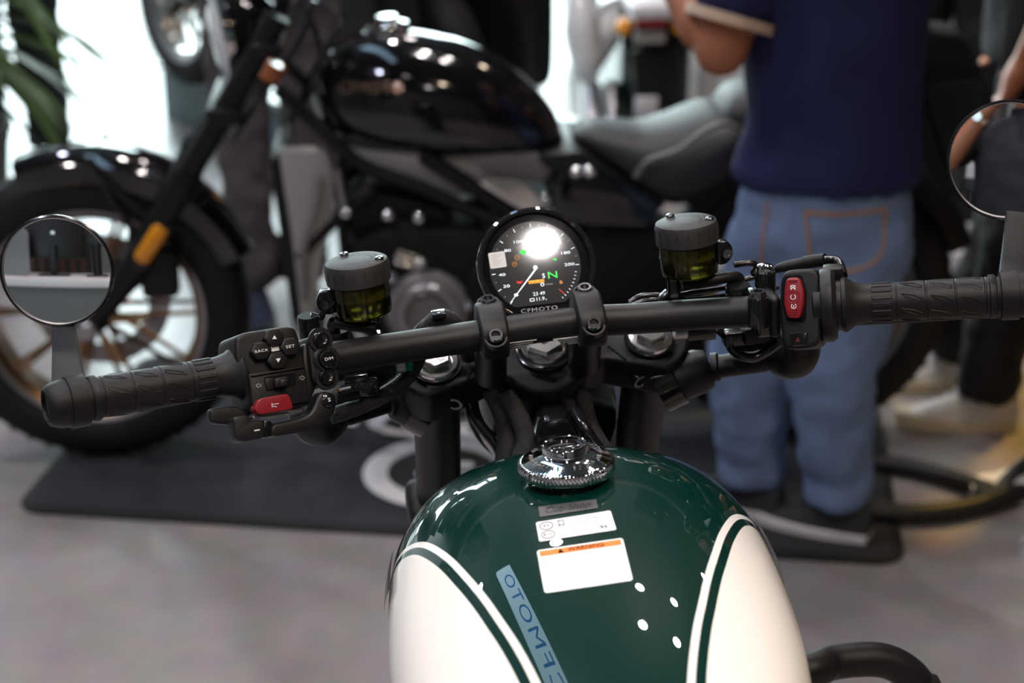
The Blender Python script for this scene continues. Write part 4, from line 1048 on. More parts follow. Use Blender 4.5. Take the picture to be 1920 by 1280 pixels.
def tank_text(name, word, corners, u, v, h, mat, asp, off=0.0008, italic=0.0):
    """word centred at (u, v) of the sticker; h is the letter height in v, asp is width of the whole word in u"""
    bm = bmesh.new(); bm.from_mesh(TM[word])
    if len(bm.faces) < 400: bmesh.ops.subdivide_edges(bm, edges=bm.edges[:], cuts=0)
    xs = [q.co.x for q in bm.verts]; x0, x1 = min(xs), max(xs)
    for q in bm.verts:
        t = (q.co.x + italic * q.co.y - x0) / (x1 - x0) - 0.5
        q.co = on_tank(*bil(corners, u + t * asp, v - q.co.y / 0.7 * h), off)
    return obj(name, bm, M[mat], tank, T_, smooth=0)
M['badge'] = pbr('dark_grey_film', (0.055, 0.055, 0.055), 0.35)
K0 = [(318, 562), (752, 505), (767, 572), (330, 640)]
K1 = [(298, 680), (858, 590), (905, 735), (325, 825)]
K2 = [(305, 890), (950, 795), (1028, 1115), (365, 1212)]
sticker('dark_label', K0, 'badge', label='dark grey script label behind the fuel cap')
tank_text('label_script', 'Cub Shop', K0, 0.5, 0.5, 0.62, 'satin2', 0.78, 0.0007, 0.35)
sticker('fuel_label', K1, 'paper', rad=1, label='white fuel grade label on the tank')
M['lbl'] = pbr('grey_label_print', (0.10, 0.10, 0.11), 0.6, spec=0.1)
for i_, w_ in enumerate(['Bleifreies Benzin', 'unleaded fuel only', 'Carburant sans plomb', 'Gasolina sin plomo', 'Bezolovnaty benzin', 'Endast blyfri bensin']):
    tank_text('label_print', w_, K1, 0.62, 0.13 + i_ * 0.108, 0.062, 'lbl', 0.40)
tank_text('label_print', 'RON ROZ min', K1, 0.58, 0.80, 0.07, 'lbl', 0.30); tank_text('label_print', '95', K1, 0.85, 0.78, 0.13, 'ink', 0.09); tank_text('label_print', '9GQ4-190301-1', K1, 0.66, 0.92, 0.055, 'lbl', 0.40)
for (u_, v_, w_) in ((0.13, 0.27, 'E5'), (0.13, 0.72, 'E10')):
    tank_text('label_print', w_, K1, u_, v_, 0.13, 'ink', 0.07 if w_ == 'E5' else 0.11)
    ring = [on_tank(*bil(K1, u_ + 0.085 * math.cos(2 * PI * k / 28), v_ + 0.19 * math.sin(2 * PI * k / 28)), 0.0007) for k in range(29)]
    obj('label_ring', B(tube, ring, 0.00028, 5, False), M['ink'], tank, T_)
pump = [on_tank(*bil(K1, u_, v_), 0.0007) for u_, v_ in ((0.28, 0.36), (0.36, 0.36), (0.36, 0.12), (0.29, 0.12), (0.30, 0.34))]
obj('label_pump_icon', B(tube, pump, 0.00035, 5), M['ink'], tank, T_)
sticker('warning_label', K2, 'paper', rad=1, label='white warning label with an orange header')
sticker('orange_header', K2, 'orange_ink', 0.0007, 0.03, 0.97, 0.035, 0.155, label='orange header strip')
tank_text('label_print', 'WARNING', K2, 0.56, 0.095, 0.085, 'ink', 0.42, 0.0009)
tri_ = [on_tank(*bil(K2, u_, v_), 0.0009) for u_, v_ in ((0.235, 0.145), (0.305, 0.140), (0.265, 0.05))]
b = bmesh.new(); b.faces.new([b.verts.new(p) for p in tri_]); obj('label_triangle', b, M['ink'], tank, T_, smooth=0)
M['vfaint'] = pbr('very_faint_print', (0.74, 0.74, 0.75), 0.5)
b = bmesh.new()
for i_ in range(17):
    v_ = 0.24 + i_ * 0.042
    tube(b, [on_tank(*bil(K2, u_, v_), 0.0006) for u_ in (0.07, 0.3, 0.6, 0.93 - 0.1 * (i_ % 3 == 2))], 0.00022, 4)
obj('label_small_print', b, M['vfaint'], tank, T_, kind='stuff')
b = bmesh.new()
for v_ in (0.26, 0.40, 0.44, 0.49, 0.58, 0.68, 0.77, 0.82, 0.87): tube(b, [on_tank(*bil(K2, 0.048, v_), 0.0007), on_tank(*bil(K2, 0.058, v_), 0.0007)], 0.00035, 5)
obj('label_bullets', b, M['ink'], tank, T_, kind='stuff')
# ---- badges on the tank flanks
for s in (1, -1):
    b = bmesh.new()
    rows = []
    for j in range(5):
        th = 70 + j * 4
        rows.append([(tank_pt(-0.060 + 0.012 * i, s * th), i, j) for i in range(6)])
    g = []
    for r_ in rows:
        g.append([b.verts.new(p + Vector((s * 0.0030, 0, 0.0012))) for p, i, j in r_])
    for j in range(4):
        for i in range(5): b.faces.new((g[j][i], g[j][i + 1], g[j + 1][i + 1], g[j + 1][i]))
    bmesh.ops.solidify(b, geom=b.faces[:], thickness=0.006)
    o = obj('tank_badge', b, M['blackchrome'], tank, T_)
# ---- engine guard tube seen low on the right, frame and front wheel below the sight line
P = [T_.I @ at(1490, 1262, 1.44), T_.I @ at(1560, 1242, 1.46), T_.I @ at(1640, 1236, 1.47), T_.I @ at(1690, 1252, 1.475), T_.I @ at(1722, 1285, 1.48), T_.I @ at(1735, 1340, 1.49)]
P = [Vector((0.03, P[0].y, P[0].z - 0.01))] + P + [Vector((P[-1].x - 0.03, P[-1].y, P[-1].z - 0.22)), Vector((0.03, P[-1].y, P[-1].z - 0.30))]
obj('engine_guard', B(tube, spline(P, 6), 0.0150, 18), M['satin'], fg, T_, label='black engine guard tube low on the right')
b = bmesh.new(); box(b, (0, -0.02, -0.50), (0.24, 0.34, 0.36)); eng = obj('engine', b, M['satin2'], fg, T_, bevel=0.03, bseg=3)
b = bmesh.new()
for k in range(7): box(b, (0, 0.12, -0.30 + k * 0.018), (0.20, 0.18, 0.008))
obj('cooling_fin', b, M['satin2'], eng, T_, kind='stuff')
b = bmesh.new(); tube(b, [hd + Vector((0, 0, -0.06)), Vector((0, 0.17, -0.35)), Vector((0, 0.10, -0.65))], 0.022, 14); obj('down_tube', b, M['shiny'], fg, T_)
hubw = ST.w((0, 0.03, -0.80))
sc_ = 0.31 / hubw.z
WF = HB.M.to_3x3().to_4x4(); WF.translation = Vector((hubw.x, hubw.y, 0.312))
b = bmesh.new(); tp = []
for k in range(24):
    a = 2 * PI * k / 24; tp.append((0.262 + 0.048 * math.cos(a), 0.052 * math.sin(a)))
lathe_ring(b, tp, 64, rot('Y', 90)); fw = obj('front_wheel', b, M['tyre'], fg, WF)
b = bmesh.new(); lathe_ring(b, [(0.222, -0.035), (0.222, 0.035), (0.205, 0.03), (0.205, -0.03)], 64, rot('Y', 90)); obj('rim', b, M['satin'], fw, WF)
b = bmesh.new(); lathe(b, [(0.012, -0.08), (0.03, -0.06), (0.03, 0.06), (0.012, 0.08)], 24, rot('Y', 90))
for k in range(7): box(b, (0, 0, 0.115), (0.022, 0.026, 0.19), rot('X', k * 360 / 7))
obj('wheel_spokes', b, M['satin'], fw, WF)

# ================================================================== black cruiser on the mat
BG = Fr(axes((-0.86, 3.30, 0.0105), (1.475, 0.10, 0), (-0.10, 1.475, 0), (0, 0, 1)))
cr = thing('motorcycle', 'black cruiser motorcycle parked side-on on the charcoal mat', 'motorcycle', BG)
M['lightgrey'] = pbr('light_grey_cover', (0.36, 0.35, 0.33), 0.45, var=0.08, vscale=8)
M['midgrey'] = pbr('mid_grey_panel', (0.20, 0.19, 0.185), 0.42)
M['seat'] = pbr('grey_black_leather', (0.036, 0.034, 0.035), 0.48, spec=0.32, bump=0.4, bscale=260)
M['piping'] = pbr('grey_piping', (0.22, 0.21, 0.20), 0.5)
M['lens'] = pbr('headlamp_glass', (0.85, 0.87, 0.90), 0.25, coat=1.0)
def bp(px, py, y=0.0): return BG.p(px, py, y)
def bq(px, py, y=0.0): return BG.q(px, py, y)
def wheel(parent, fr, name, Ro=0.318, tw=0.064, rim='bronze', disc_y=-0.062, nsp=10, lip='steel'):
    T = rot('X', 90); tp = []
    for k in range(28):
        a = 2 * PI * k / 28; c = math.cos(a); s = math.sin(a)
        tp.append((Ro - 0.052 + 0.052 * math.copysign(abs(c) ** 0.8, c), tw * math.copysign(abs(s) ** 0.8, s)))
    b = bmesh.new(); lathe_ring(b, tp, 72, T); w = obj(name, b, M['tyre'], parent, fr)
    b = bmesh.new()
    for k in range(48):
        for s in (-1, 1): box(b, (0, s * 0.028, Ro - 0.0050), (0.012, 0.030, 0.004), rot('Y', k * 7.5) @ rot('Z', 0))
    obj('tread', b, M['tyre'], w, fr, kind='stuff')
    b = bmesh.new(); lathe_ring(b, [(Ro - 0.095, -0.046), (Ro - 0.088, -0.050), (Ro - 0.088, 0.050), (Ro - 0.095, 0.046), (Ro - 0.112, 0.030), (Ro - 0.112, -0.030)], 72, T); obj('rim', b, M[rim], w, fr)
    b = bmesh.new(); lathe_ring(b, [(Ro - 0.098, 0.0465), (Ro - 0.083, 0.054), (Ro - 0.078, 0.051), (Ro - 0.090, 0.043)], 72, T); obj('rim_lip', b, M[lip], w, fr)
    b = bmesh.new(); lathe(b, [(0.016, -0.085), (0.034, -0.060), (0.034, -0.045), (0.026, -0.035), (0.026, 0.035), (0.034, 0.045), (0.034, 0.060), (0.016, 0.085)], 32, T); obj('hub', b, M['satin'], w, fr)
    sp = None
    for k in range(nsp):
        for s in (-1, 1):
            a = R(k * 360 / nsp + s * 7); a1 = R(k * 360 / nsp + s * 2.5)
            p0 = Vector((0.030 * math.cos(a), s * 0.03, 0.030 * math.sin(a))); p1 = Vector(((Ro - 0.108) * math.cos(a1), s * 0.008, (Ro - 0.108) * math.sin(a1)))
            obj('spoke', B(tube, [p0, p1], [0.0075, 0.0052], 8), M[rim], w, fr)
    if disc_y:
        b = bmesh.new(); lathe_ring(b, [(0.100, disc_y - 0.0025), (0.145, disc_y - 0.0025), (0.145, disc_y + 0.0025), (0.100, disc_y + 0.0025)], 64, T)
        d = obj('brake_disc', b, M['steel'], w, fr)
        b = bmesh.new()
        for k in range(6): box(b, (0.075, disc_y * -1 if False else 0, 0), (0.075, 0.006, 0.014), rot('Y', k * 60))
        bmesh.ops.translate(b, verts=b.verts, vec=(0, disc_y, 0)); obj('disc_carrier', b, M['bronze'], w, fr)
    return w
HF = Fr(BG.M @ tr(0, 0, 0.318)); HRr = Fr(BG.M @ tr(1.478, 0, 0.318))
wheel(cr, HF, 'front_wheel'); wheel(cr, HRr, 'rear_wheel', disc_y=0.062)
def arc_fender(name, fr, r, w, a0, a1, mat, parent, th=0.004):
    b = bmesh.new(); rings = []
    for k in range(33):
        a = R(a0 + (a1 - a0) * k / 32); taper = 0.75 + 0.25 * math.sin(PI * min(1, max(0, k / 32)))
        ring = []
        prof = [(-w, -0.055), (-w * 0.98, -0.020), (-w * 0.75, -0.004), (-w * 0.35, 0.002), (0, 0.004), (w * 0.35, 0.002), (w * 0.75, -0.004), (w * 0.98, -0.020), (w, -0.055)]
        prof = prof + [(x * 0.96, z - th) for x, z in reversed(prof)]
        for x, z in prof: ring.append(Vector(((r + z) * math.cos(a), x * taper, (r + z) * math.sin(a))))
        rings.append(ring)
    loft(b, rings); return obj(name, b, M[mat], parent, fr)
ff = arc_fender('front_fender', HF, 0.350, 0.082, 22, 112, 'gloss', cr)
for y in (-0.088, 0.088):
    obj('fender_strut', B(tube, [(0.16, y, 0.20), (0.05, y, 0.31)], 0.006, 8), M['shiny'], ff, HF)
    obj('fender_strut', B(tube, [(0.03, y * 0.9, 0.345), (0.10, y, 0.20), (0.085, y, 0.10)], 0.008, 8), M['shiny'], ff, HF)
arc_fender('rear_fender', HRr, 0.365, 0.10, 20, 140, 'satin', cr)
# fork legs
for y in (-0.105, 0.105):
    p0 = Vector((0.0, y, 0.318)); p1 = bp(243, 515, -0.105); p2 = bp(500, 70, -0.105); p3 = bp(520, 30, -0.105)
    for p in (p1, p2, p3): p.y = y
    lg = obj('fork_leg', B(tube, [p0 + Vector((-0.01, 0, 0)), p0.lerp(p1, 0.35), p1, p1.lerp(p2, 0.45)], [0.022, 0.024, 0.029, 0.029], 20), M['satin'], cr, BG)
    obj('fork_upper', B(tube, [p1.lerp(p2, 0.42), p2, p3], 0.0245, 20), M['satin'], lg, BG)
    obj('fork_guard', B(tube, [p1.lerp(p2, 0.40), p1.lerp(p2, 0.44)], 0.033, 20), M['satin2'], lg, BG)
# amber reflector on the near fork leg
a_, c_ = bp(266, 484, -0.138), bp(300, 432, -0.138)
b = bmesh.new(); tube(b, [a_ + (a_ - c_).normalized() * 0.008, a_, c_, c_ + (c_ - a_).normalized() * 0.008], [0.010, 0.0165, 0.0165, 0.010], 16, flat=0.45, up=(0, 1, 0)); obj('reflector', b, M['amber'], cr, BG, label='amber side reflector on the fork leg')
a2, c2 = bp(258, 500, -0.128), bp(308, 418, -0.128); obj('reflector_base', B(tube, [a2, c2], 0.021, 12, flat=0.4, up=(0, 1, 0)), M['shiny'], cr, BG)
# caliper, axle nut
obj('axle_nut', B(lathe, [(0.022, -0.10), (0.022, 0.13), (0.016, 0.135), (0.0, 0.135)], 20, rot('X', 90)), M['steel'], cr, HF)
b = bmesh.new(); box(b, bp(300, 510, -0.085), (0.075, 0.05, 0.10)); obj('brake_caliper', b, M['satin'], cr, BG, bevel=0.012)
# yokes and headlight
yk = bp(508, 70, 0); b = bmesh.new(); box(b, yk, (0.06, 0.27, 0.03)); obj('yoke', b, M['satin'], cr, BG, bevel=0.008)
yk2 = bp(430, 190, 0); b = bmesh.new(); box(b, yk2, (0.07, 0.27, 0.035)); obj('yoke', b, M['satin'], cr, BG, bevel=0.008)
hl2 = Fr(BG.M @ tr(bp(452, 58, 0)) @ rot('Z', 16) @ rot('Y', -90 - 6))
b = bmesh.new(); lathe(b, [(0.0, -0.075), (0.045, -0.070), (0.078, -0.040), (0.088, 0.0), (0.088, 0.035)], 40); h_ = obj('headlight', b, M['gloss'], cr, hl2)
b = bmesh.new(); lathe_ring(b, [(0.086, 0.028), (0.094, 0.032), (0.094, 0.048), (0.085, 0.052), (0.082, 0.045)], 48); obj('headlight_rim', b, M['chrome'], h_, hl2)
b = bmesh.new(); lathe(b, [(0.084, 0.040), (0.060, 0.053), (0.0, 0.060)], 40); obj('headlight_lens', b, M['lens'], h_, hl2)
b = bmesh.new(); tube(b, [bp(520, 120, -0.20), bp(505, 150, -0.20)], 0.020, 16); o = obj('turn_signal', b, M['dullamber'], cr, BG); obj('signal_stalk', B(tube, [bp(516, 130, -0.2), bp(520, 130, -0.10)], 0.010, 10), M['satin'], o, BG)
# handlebar over the yokes
hb0 = bp(545, 15, 0)
P = spline([hb0 + Vector((0.30, -0.42, 0.20)), hb0 + Vector((0.22, -0.34, 0.22)), hb0 + Vector((0.06, -0.20, 0.20)), hb0 + Vector((0.0, -0.08, 0.10)), hb0 + Vector((0, 0.08, 0.10)), hb0 + Vector((0.06, 0.20, 0.20)), hb0 + Vector((0.22, 0.34, 0.22)), hb0 + Vector((0.30, 0.42, 0.20))], 6)
hbb = obj('handlebar', B(tube, P, 0.0135, 14), M['satin'], cr, BG)
for s in (-1, 1):
    obj('grip', B(tube, [hb0 + Vector((0.36, s * 0.46, 0.185)), hb0 + Vector((0.25, s * 0.365, 0.215))], 0.018, 14), M['rubber'], hbb, BG)
    obj('bar_riser', B(tube, [hb0 + Vector((-0.01, s * 0.05, 0.02)), hb0 + Vector((0.0, s * 0.05, 0.11))], 0.016, 14), M['satin'], hbb, BG)
b = bmesh.new(); lathe(b, [(0.0, -0.03), (0.04, -0.028), (0.05, 0.0), (0.05, 0.012), (0.0, 0.014)], 28); obj('gauge', b, M['gloss'], cr, BG.M @ tr(hb0 + Vector((-0.02, 0, 0.10))) @ rot('Y', 35))
for pts in ([(575, 20, -0.10), (600, 90, -0.12), (590, 160, -0.10), (560, 210, -0.06)], [(610, 10, -0.05), (640, 40, -0.06), (600, 110, -0.08), (545, 230, -0.08)], [(590, 0, -0.14), (560, 80, -0.14), (470, 210, -0.10), (440, 260, -0.06)]):
    obj('control_cable', B(tube, spline([bp(*p) for p in pts], 6), 0.006, 8), M['shiny'], cr, BG)
# loft from side stations: (px, y top, y bottom, half width)
def side_loft(st, n=28, ex=2.4, mid=0.5, ofs=0.0):
    S = spline([(a, t, bt) for a, t, bt, w in st], 5); Wd = spline([(w, 0, 0) for a, t, bt, w in st], 5)
    rings = []
    for s, wv in zip(S, Wd):
        t, bt = bp(s.x, s.y), bp(s.x, s.z); zc = t.z * (1 - mid) + bt.z * mid; w = max(0.004, wv.x); ring = []
        for k in range(n):
            a = 2 * PI * k / n; c, sn = math.cos(a), math.sin(a)
            y = w * math.copysign(abs(c) ** (2 / ex), c); h = (t.z - zc) if sn > 0 else (zc - bt.z)
            ring.append(Vector(((t.x + bt.x) / 2, y + ofs, zc + h * math.copysign(abs(sn) ** (2 / ex), sn))))
        rings.append(ring)
    b = bmesh.new(); loft(b, rings); return b
ctank = obj('fuel_tank', side_loft([(588, 152, 188, 0.03), (605, 112, 228, 0.075), (640, 76, 252, 0.105), (700, 58, 270, 0.130), (760, 55, 280, 0.142), (850, 72, 288, 0.142), (930, 106, 290, 0.128), (1000, 160, 289, 0.100), (1040, 212, 286, 0.070), (1056, 256, 283, 0.030)], 40, 2.3, 0.62), M['gloss'], cr, BG, label='gloss black teardrop fuel tank')
b = bmesh.new(); lathe(b, [(0.044, -0.012), (0.044, 0.006), (0.040, 0.012), (0.022, 0.018), (0.020, 0.026), (0.0, 0.026)], 36); obj('tank_cap', b, M['chrome'], ctank, BG.M @ tr(bp(727, 54, 0)) @ rot('Y', -4))
M['emblem'] = pbr('copper_emblem', (0.75, 0.48, 0.34), 0.25, 0.9)
tb2 = BVHTree.FromPolygons([v.co.copy() for v in ctank.data.vertices], [tuple(p.vertices) for p in ctank.data.polygons])
_o2 = BG.I @ CAMP
def on_ct(px, py, off):
    h = tb2.ray_cast(_o2, (BG.I.to_3x3() @ ray(px, py)).normalized()); n = h[1]
    if n.dot(h[0] - _o2) > 0: n = -n
    return h[0] + n * off
bm = bmesh.new(); bm.from_mesh(TM['CFMOTO']); xs = [v.co.x for v in bm.verts]
for v in bm.verts: v.co = on_ct(697 + (v.co.x - (min(xs) + max(xs)) / 2) / (max(xs) - min(xs)) * 118, 165 - v.co.y * 30, 0.003)
obj('tank_lettering', bm, M['emblem'], ctank, BG, smooth=0, label='copper lettering on the black tank')
# seat, piping, pillion pad
st_ = obj('seat', side_loft([(1073, 240, 252, 0.045), (1100, 228, 272, 0.075), (1150, 231, 308, 0.105), (1200, 233, 345, 0.125), (1250, 221, 366, 0.145), (1300, 203, 352, 0.155), (1340, 195, 322, 0.155), (1375, 208, 292, 0.14), (1398, 240, 264, 0.10)], 32, 2.6, 0.55), M['seat'], cr, BG, label='grey-black bucket seat with pale piping')
obj('seat_piping', B(tube, spline([bp(1192, 332, -0.135), bp(1215, 302, -0.150), bp(1270, 282, -0.158), (bp(1318, 248, -0.160)), bp(1352, 232, -0.158), bp(1380, 238, -0.148), bp(1397, 256, -0.125)], 6), 0.0055, 10), M['piping'], st_, BG)
obj('pillion_pad', side_loft([(1335, 205, 235, 0.07), (1365, 168, 255, 0.10), (1410, 152, 262, 0.11), (1450, 152, 255, 0.105), (1500, 165, 250, 0.09), (1530, 190, 240, 0.05)], 28, 2.8), M['seat'], cr, BG)
# panels and frame
def bpanel(name, pts, y0, y1, mat, rnd=0.012, bevel=0.006, parent=None, label=None):
    q = round_poly([bq(*p, y0) for p in pts], rnd); o = obj(name, B(prism, q, y0, y1), M[mat], parent or cr, BG, bevel=bevel)
    if label: o['label'] = label
    return o
bpanel('radiator_shroud', [(522, 283), (612, 283), (628, 340), (624, 420), (604, 480), (590, 600), (566, 604), (548, 450)], -0.125, -0.085, 'lightgrey', label='light grey radiator shroud')
bpanel('radiator', [(505, 300), (530, 290), (575, 600), (548, 605)], -0.120, 0.120, 'satin')
bpanel('airbox_cover', [(632, 282), (870, 292), (940, 322), (930, 362), (850, 368), (740, 345), (680, 318)], -0.100, 0.100, 'lightgrey', label='light grey cover under the black tank')
bpanel('lower_cover', [(870, 288), (1040, 290), (1060, 320), (1010, 345), (930, 330)], -0.110, 0.110, 'midgrey')
bpanel('silver_plate', [(896, 342), (912, 333), (980, 340), (1008, 362), (1016, 392), (1000, 402), (970, 388)], -0.140, -0.122, 'alu', label='bright silver side plate')
bpanel('side_cover', [(1018, 345), (1055, 312), (1140, 325), (1246, 388), (1225, 435), (1090, 430), (1035, 400)], -0.135, 0.135, 'gloss', 0.02, 0.02)
bpanel('seat_rail', [(1005, 292), (1090, 285), (1190, 350), (1250, 378), (1240, 395), (1140, 345), (1020, 312)], -0.125, 0.125, 'satin')
for pts, r in (([(520, 165), (600, 240), (680, 310), (790, 352), (900, 402), (1010, 440)], 0.0145), ([(792, 290), (870, 340), (960, 398), (1010, 430)], 0.0165), ([(560, 482), (640, 400), (700, 352)], 0.014), ([(640, 300), (640, 400), (650, 520)], 0.010), ([(1010, 440), (1040, 540), (1000, 640)], 0.018)):
    for s in (-1, 1):
        P = [bp(a, c, -0.115) for a, c in pts]
        for p in P: p.y = s * 0.115
        obj('frame_tube', B(tube, spline(P, 5), r, 14), M['satin'], cr, BG)
bpanel('rear_inner_guard', [(1035, 430), (1240, 425), (1310, 470), (1330, 560), (1290, 640), (1060, 640), (1030, 560)], -0.085, 0.085, 'satin2', 0.03, 0.02)
# engine
bpanel('crankcase', [(640, 480), (700, 430), (900, 430), (1010, 470), (1045, 560), (1000, 655), (720, 665), (645, 610)], -0.140, 0.140, 'satin2', 0.03, 0.02)
ec = Fr(BG.M @ tr(bp(802, 580, -0.14)) @ rot('X', 90))
b = bmesh.new(); lathe(b, [(0.085, -0.01), (0.085, 0.012), (0.075, 0.024), (0.060, 0.028), (0.052, 0.020), (0.034, 0.018), (0.030, 0.022), (0.0, 0.022)], 48); obj('engine_cover', b, M['midgrey'], cr, ec)
b = bmesh.new(); lathe_ring(b, [(0.046, 0.022), (0.066, 0.024), (0.060, 0.034), (0.050, 0.034)], 48); obj('cover_ring', b, M['steel'], cr, ec)
ec2 = Fr(BG.M @ tr(bp(940, 540, -0.14)) @ rot('X', 90)); b = bmesh.new(); lathe(b, [(0.075, -0.01), (0.075, 0.010), (0.062, 0.020), (0.0, 0.022)], 40); obj('engine_cover', b, M['satin2'], cr, ec2)
for s in (-1, 1):
    if s < 0: fin = None
cyc = bp(772, 452, -0.06); CY = Fr(BG.M @ tr(cyc) @ rot('Y', 18))
b = bmesh.new(); box(b, (0, 0, 0), (0.10, 0.15, 0.12)); cyl = obj('cylinder', b, M['satin2'], cr, CY, bevel=0.01)
f0 = None
for k in range(7):
    Mf = CY.M @ tr(0.0, -0.078 + k * 0.004, -0.030 + k * 0.0115) @ rot('X', -42)
    if f0 is None: f0 = obj('cooling_fin', B(box, (0, 0, 0), (0.062, 0.024, 0.0075)), M['alu'], cyl, Mf, bevel=0.002)
    else: again(f0, cyl, Mf)
bpanel('cylinder_head', [(640, 420), (690, 360), (770, 375), (850, 400), (845, 440), (740, 440), (680, 460)], -0.10, 0.10, 'satin2', 0.015)
b0 = None
for px_, py_ in ((728, 403), (785, 408), (789, 492), (733, 521), (878, 573), (1022, 375), (648, 398), (790, 545), (955, 590), (1105, 322), (1080, 322)):
    Mb = BG.M @ tr(bp(px_, py_, -0.150))
    if b0 is None: b0 = obj('chrome_bolt', B(ball, (0, 0, 0), 0.013, 16), M['chrome'], cr, Mb)
    else: again(b0, cr, Mb)
obj('coolant_hose', B(tube, spline([bp(600, 330, -0.14), bp(590, 400, -0.15), bp(570, 470, -0.14), bp(572, 560, -0.13)], 6), 0.008, 10), M['midgrey'], cr, BG)
obj('chrome_link', B(tube, [bp(632, 318, -0.15), bp(645, 390, -0.15)], 0.007, 10), M['steel'], cr, BG)
obj('exhaust_pipe', B(tube, spline([bp(720, 440, 0.10), bp(640, 560, 0.12), bp(700, 680, 0.13), bp(1000, 690, 0.16), bp(1500, 660, 0.18)], 6), [0.02, 0.022, 0.025, 0.04, 0.045], 16), M['satin'], cr, BG)
for s in (-1, 1):
    a_ = bp(1030, 570, 0); obj('swingarm', B(tube, [Vector((a_.x, s * 0.10, a_.z)), Vector((1.478, s * 0.105, 0.318))], 0.022, 12), M['satin'], cr, BG)
    obj('shock_absorber', B(tube, [Vector((1.05, s * 0.06, 0.56)), Vector((0.98, s * 0.06, 0.36))], 0.026, 12), M['satin'], cr, BG)
ks = bp(985, 650, -0.13); obj('side_stand', B(tube, [ks, Vector((ks.x + 0.03, -0.24, 0.012))], 0.011, 10), M['satin'], cr, BG)
obj('foot_peg', B(tube, [Vector((ks.x - 0.10, -0.12, 0.33)), Vector((ks.x - 0.10, -0.28, 0.34))], 0.014, 12), M['rubber'], cr, BG)

# ================================================================== people
def cloth(name, col, rough=0.85, var=0.12, vscale=20, fold=0.0):
    m = pbr(name, col, rough, var=var, vscale=vscale, bump=0.5, bscale=1200); return m
def fuse(name, bm, mat, parent, fr, voxel=0.010, smooth=6, wrinkle=0.0, wsize=0.08):
    """closed pieces fused into one continuous surface"""
    o = obj(name, bm, mat, parent, fr, smooth=0)
    m = o.modifiers.new('fuse', 'REMESH'); m.mode = 'VOXEL'; m.voxel_size = voxel; m.use_smooth_shade = True
    if wrinkle:
        tx = bpy.data.textures.new('folds', 'CLOUDS'); tx.noise_scale = wsize; tx.noise_depth = 2
        d = o.modifiers.new('folds', 'DISPLACE'); d.texture = tx; d.strength = wrinkle; d.mid_level = 0.38; d.texture_coords = 'LOCAL'
    if smooth:
        s = o.modifiers.new('soften', 'SMOOTH'); s.iterations = smooth; s.factor = 0.5
    return o
def limb(b, pts, rad, seg=14):
    P = [Vector(p) for p in pts]
    tube(b, P, list(rad), seg)
    for p, r in zip(P, rad): ball(b, p, r * 0.995, seg)
def torso_rings(b, ring, basis, seg=24):
    """ring: (point on the spine, half width, half depth)"""
    rr = []
    for c, rx, ry in ring:
        rr.append([Vector(c) + basis @ Vector((rx * math.cos(2 * PI * k / seg), ry * math.sin(2 * PI * k / seg), 0)) for k in range(seg)])
    loft(b, rr)
def hand(b, w, d, side, s=1.0, palmn=None):
    """five fingers on a palm, wrist at w, pointing along d"""
    d = d.normalized(); n = (palmn or Vector((0, 1, 0))); n = (n - d * n.dot(d)).normalized(); t = d.cross(n) * side
    pc_ = w + d * 0.045 * s
    limb(b, [w, pc_ + t * 0.012 * s, w + d * 0.082 * s + t * 0.014 * s], [0.024 * s, 0.027 * s, 0.020 * s], 10)
    limb(b, [w, pc_ - t * 0.012 * s, w + d * 0.080 * s - t * 0.016 * s], [0.022 * s, 0.024 * s, 0.018 * s], 10)
    for k, ln in enumerate((0.070, 0.078, 0.072, 0.056)):
        off = t * (0.030 - 0.020 * k) * s; p0 = w + d * 0.086 * s + off; p1 = p0 + d * ln * 0.45 * s + n * 0.006; p2 = p1 + (d * 0.8 + n * 0.6) * ln * 0.32 * s; p3 = p2 + (d * 0.5 + n * 0.8) * ln * 0.25 * s
        limb(b, [p0 - d * 0.02 * s, p1, p2, p3], [0.0095 * s, 0.009 * s, 0.0085 * s, 0.0078 * s], 8)
    p0 = w + d * 0.022 * s + t * 0.022 * s; limb(b, [p0, p0 + (d * 0.6 + t * 0.8) * 0.034 * s, p0 + (d * 0.9 + t * 0.55 + n * 0.3) * 0.062 * s], [0.013 * s, 0.011 * s, 0.009 * s], 8)
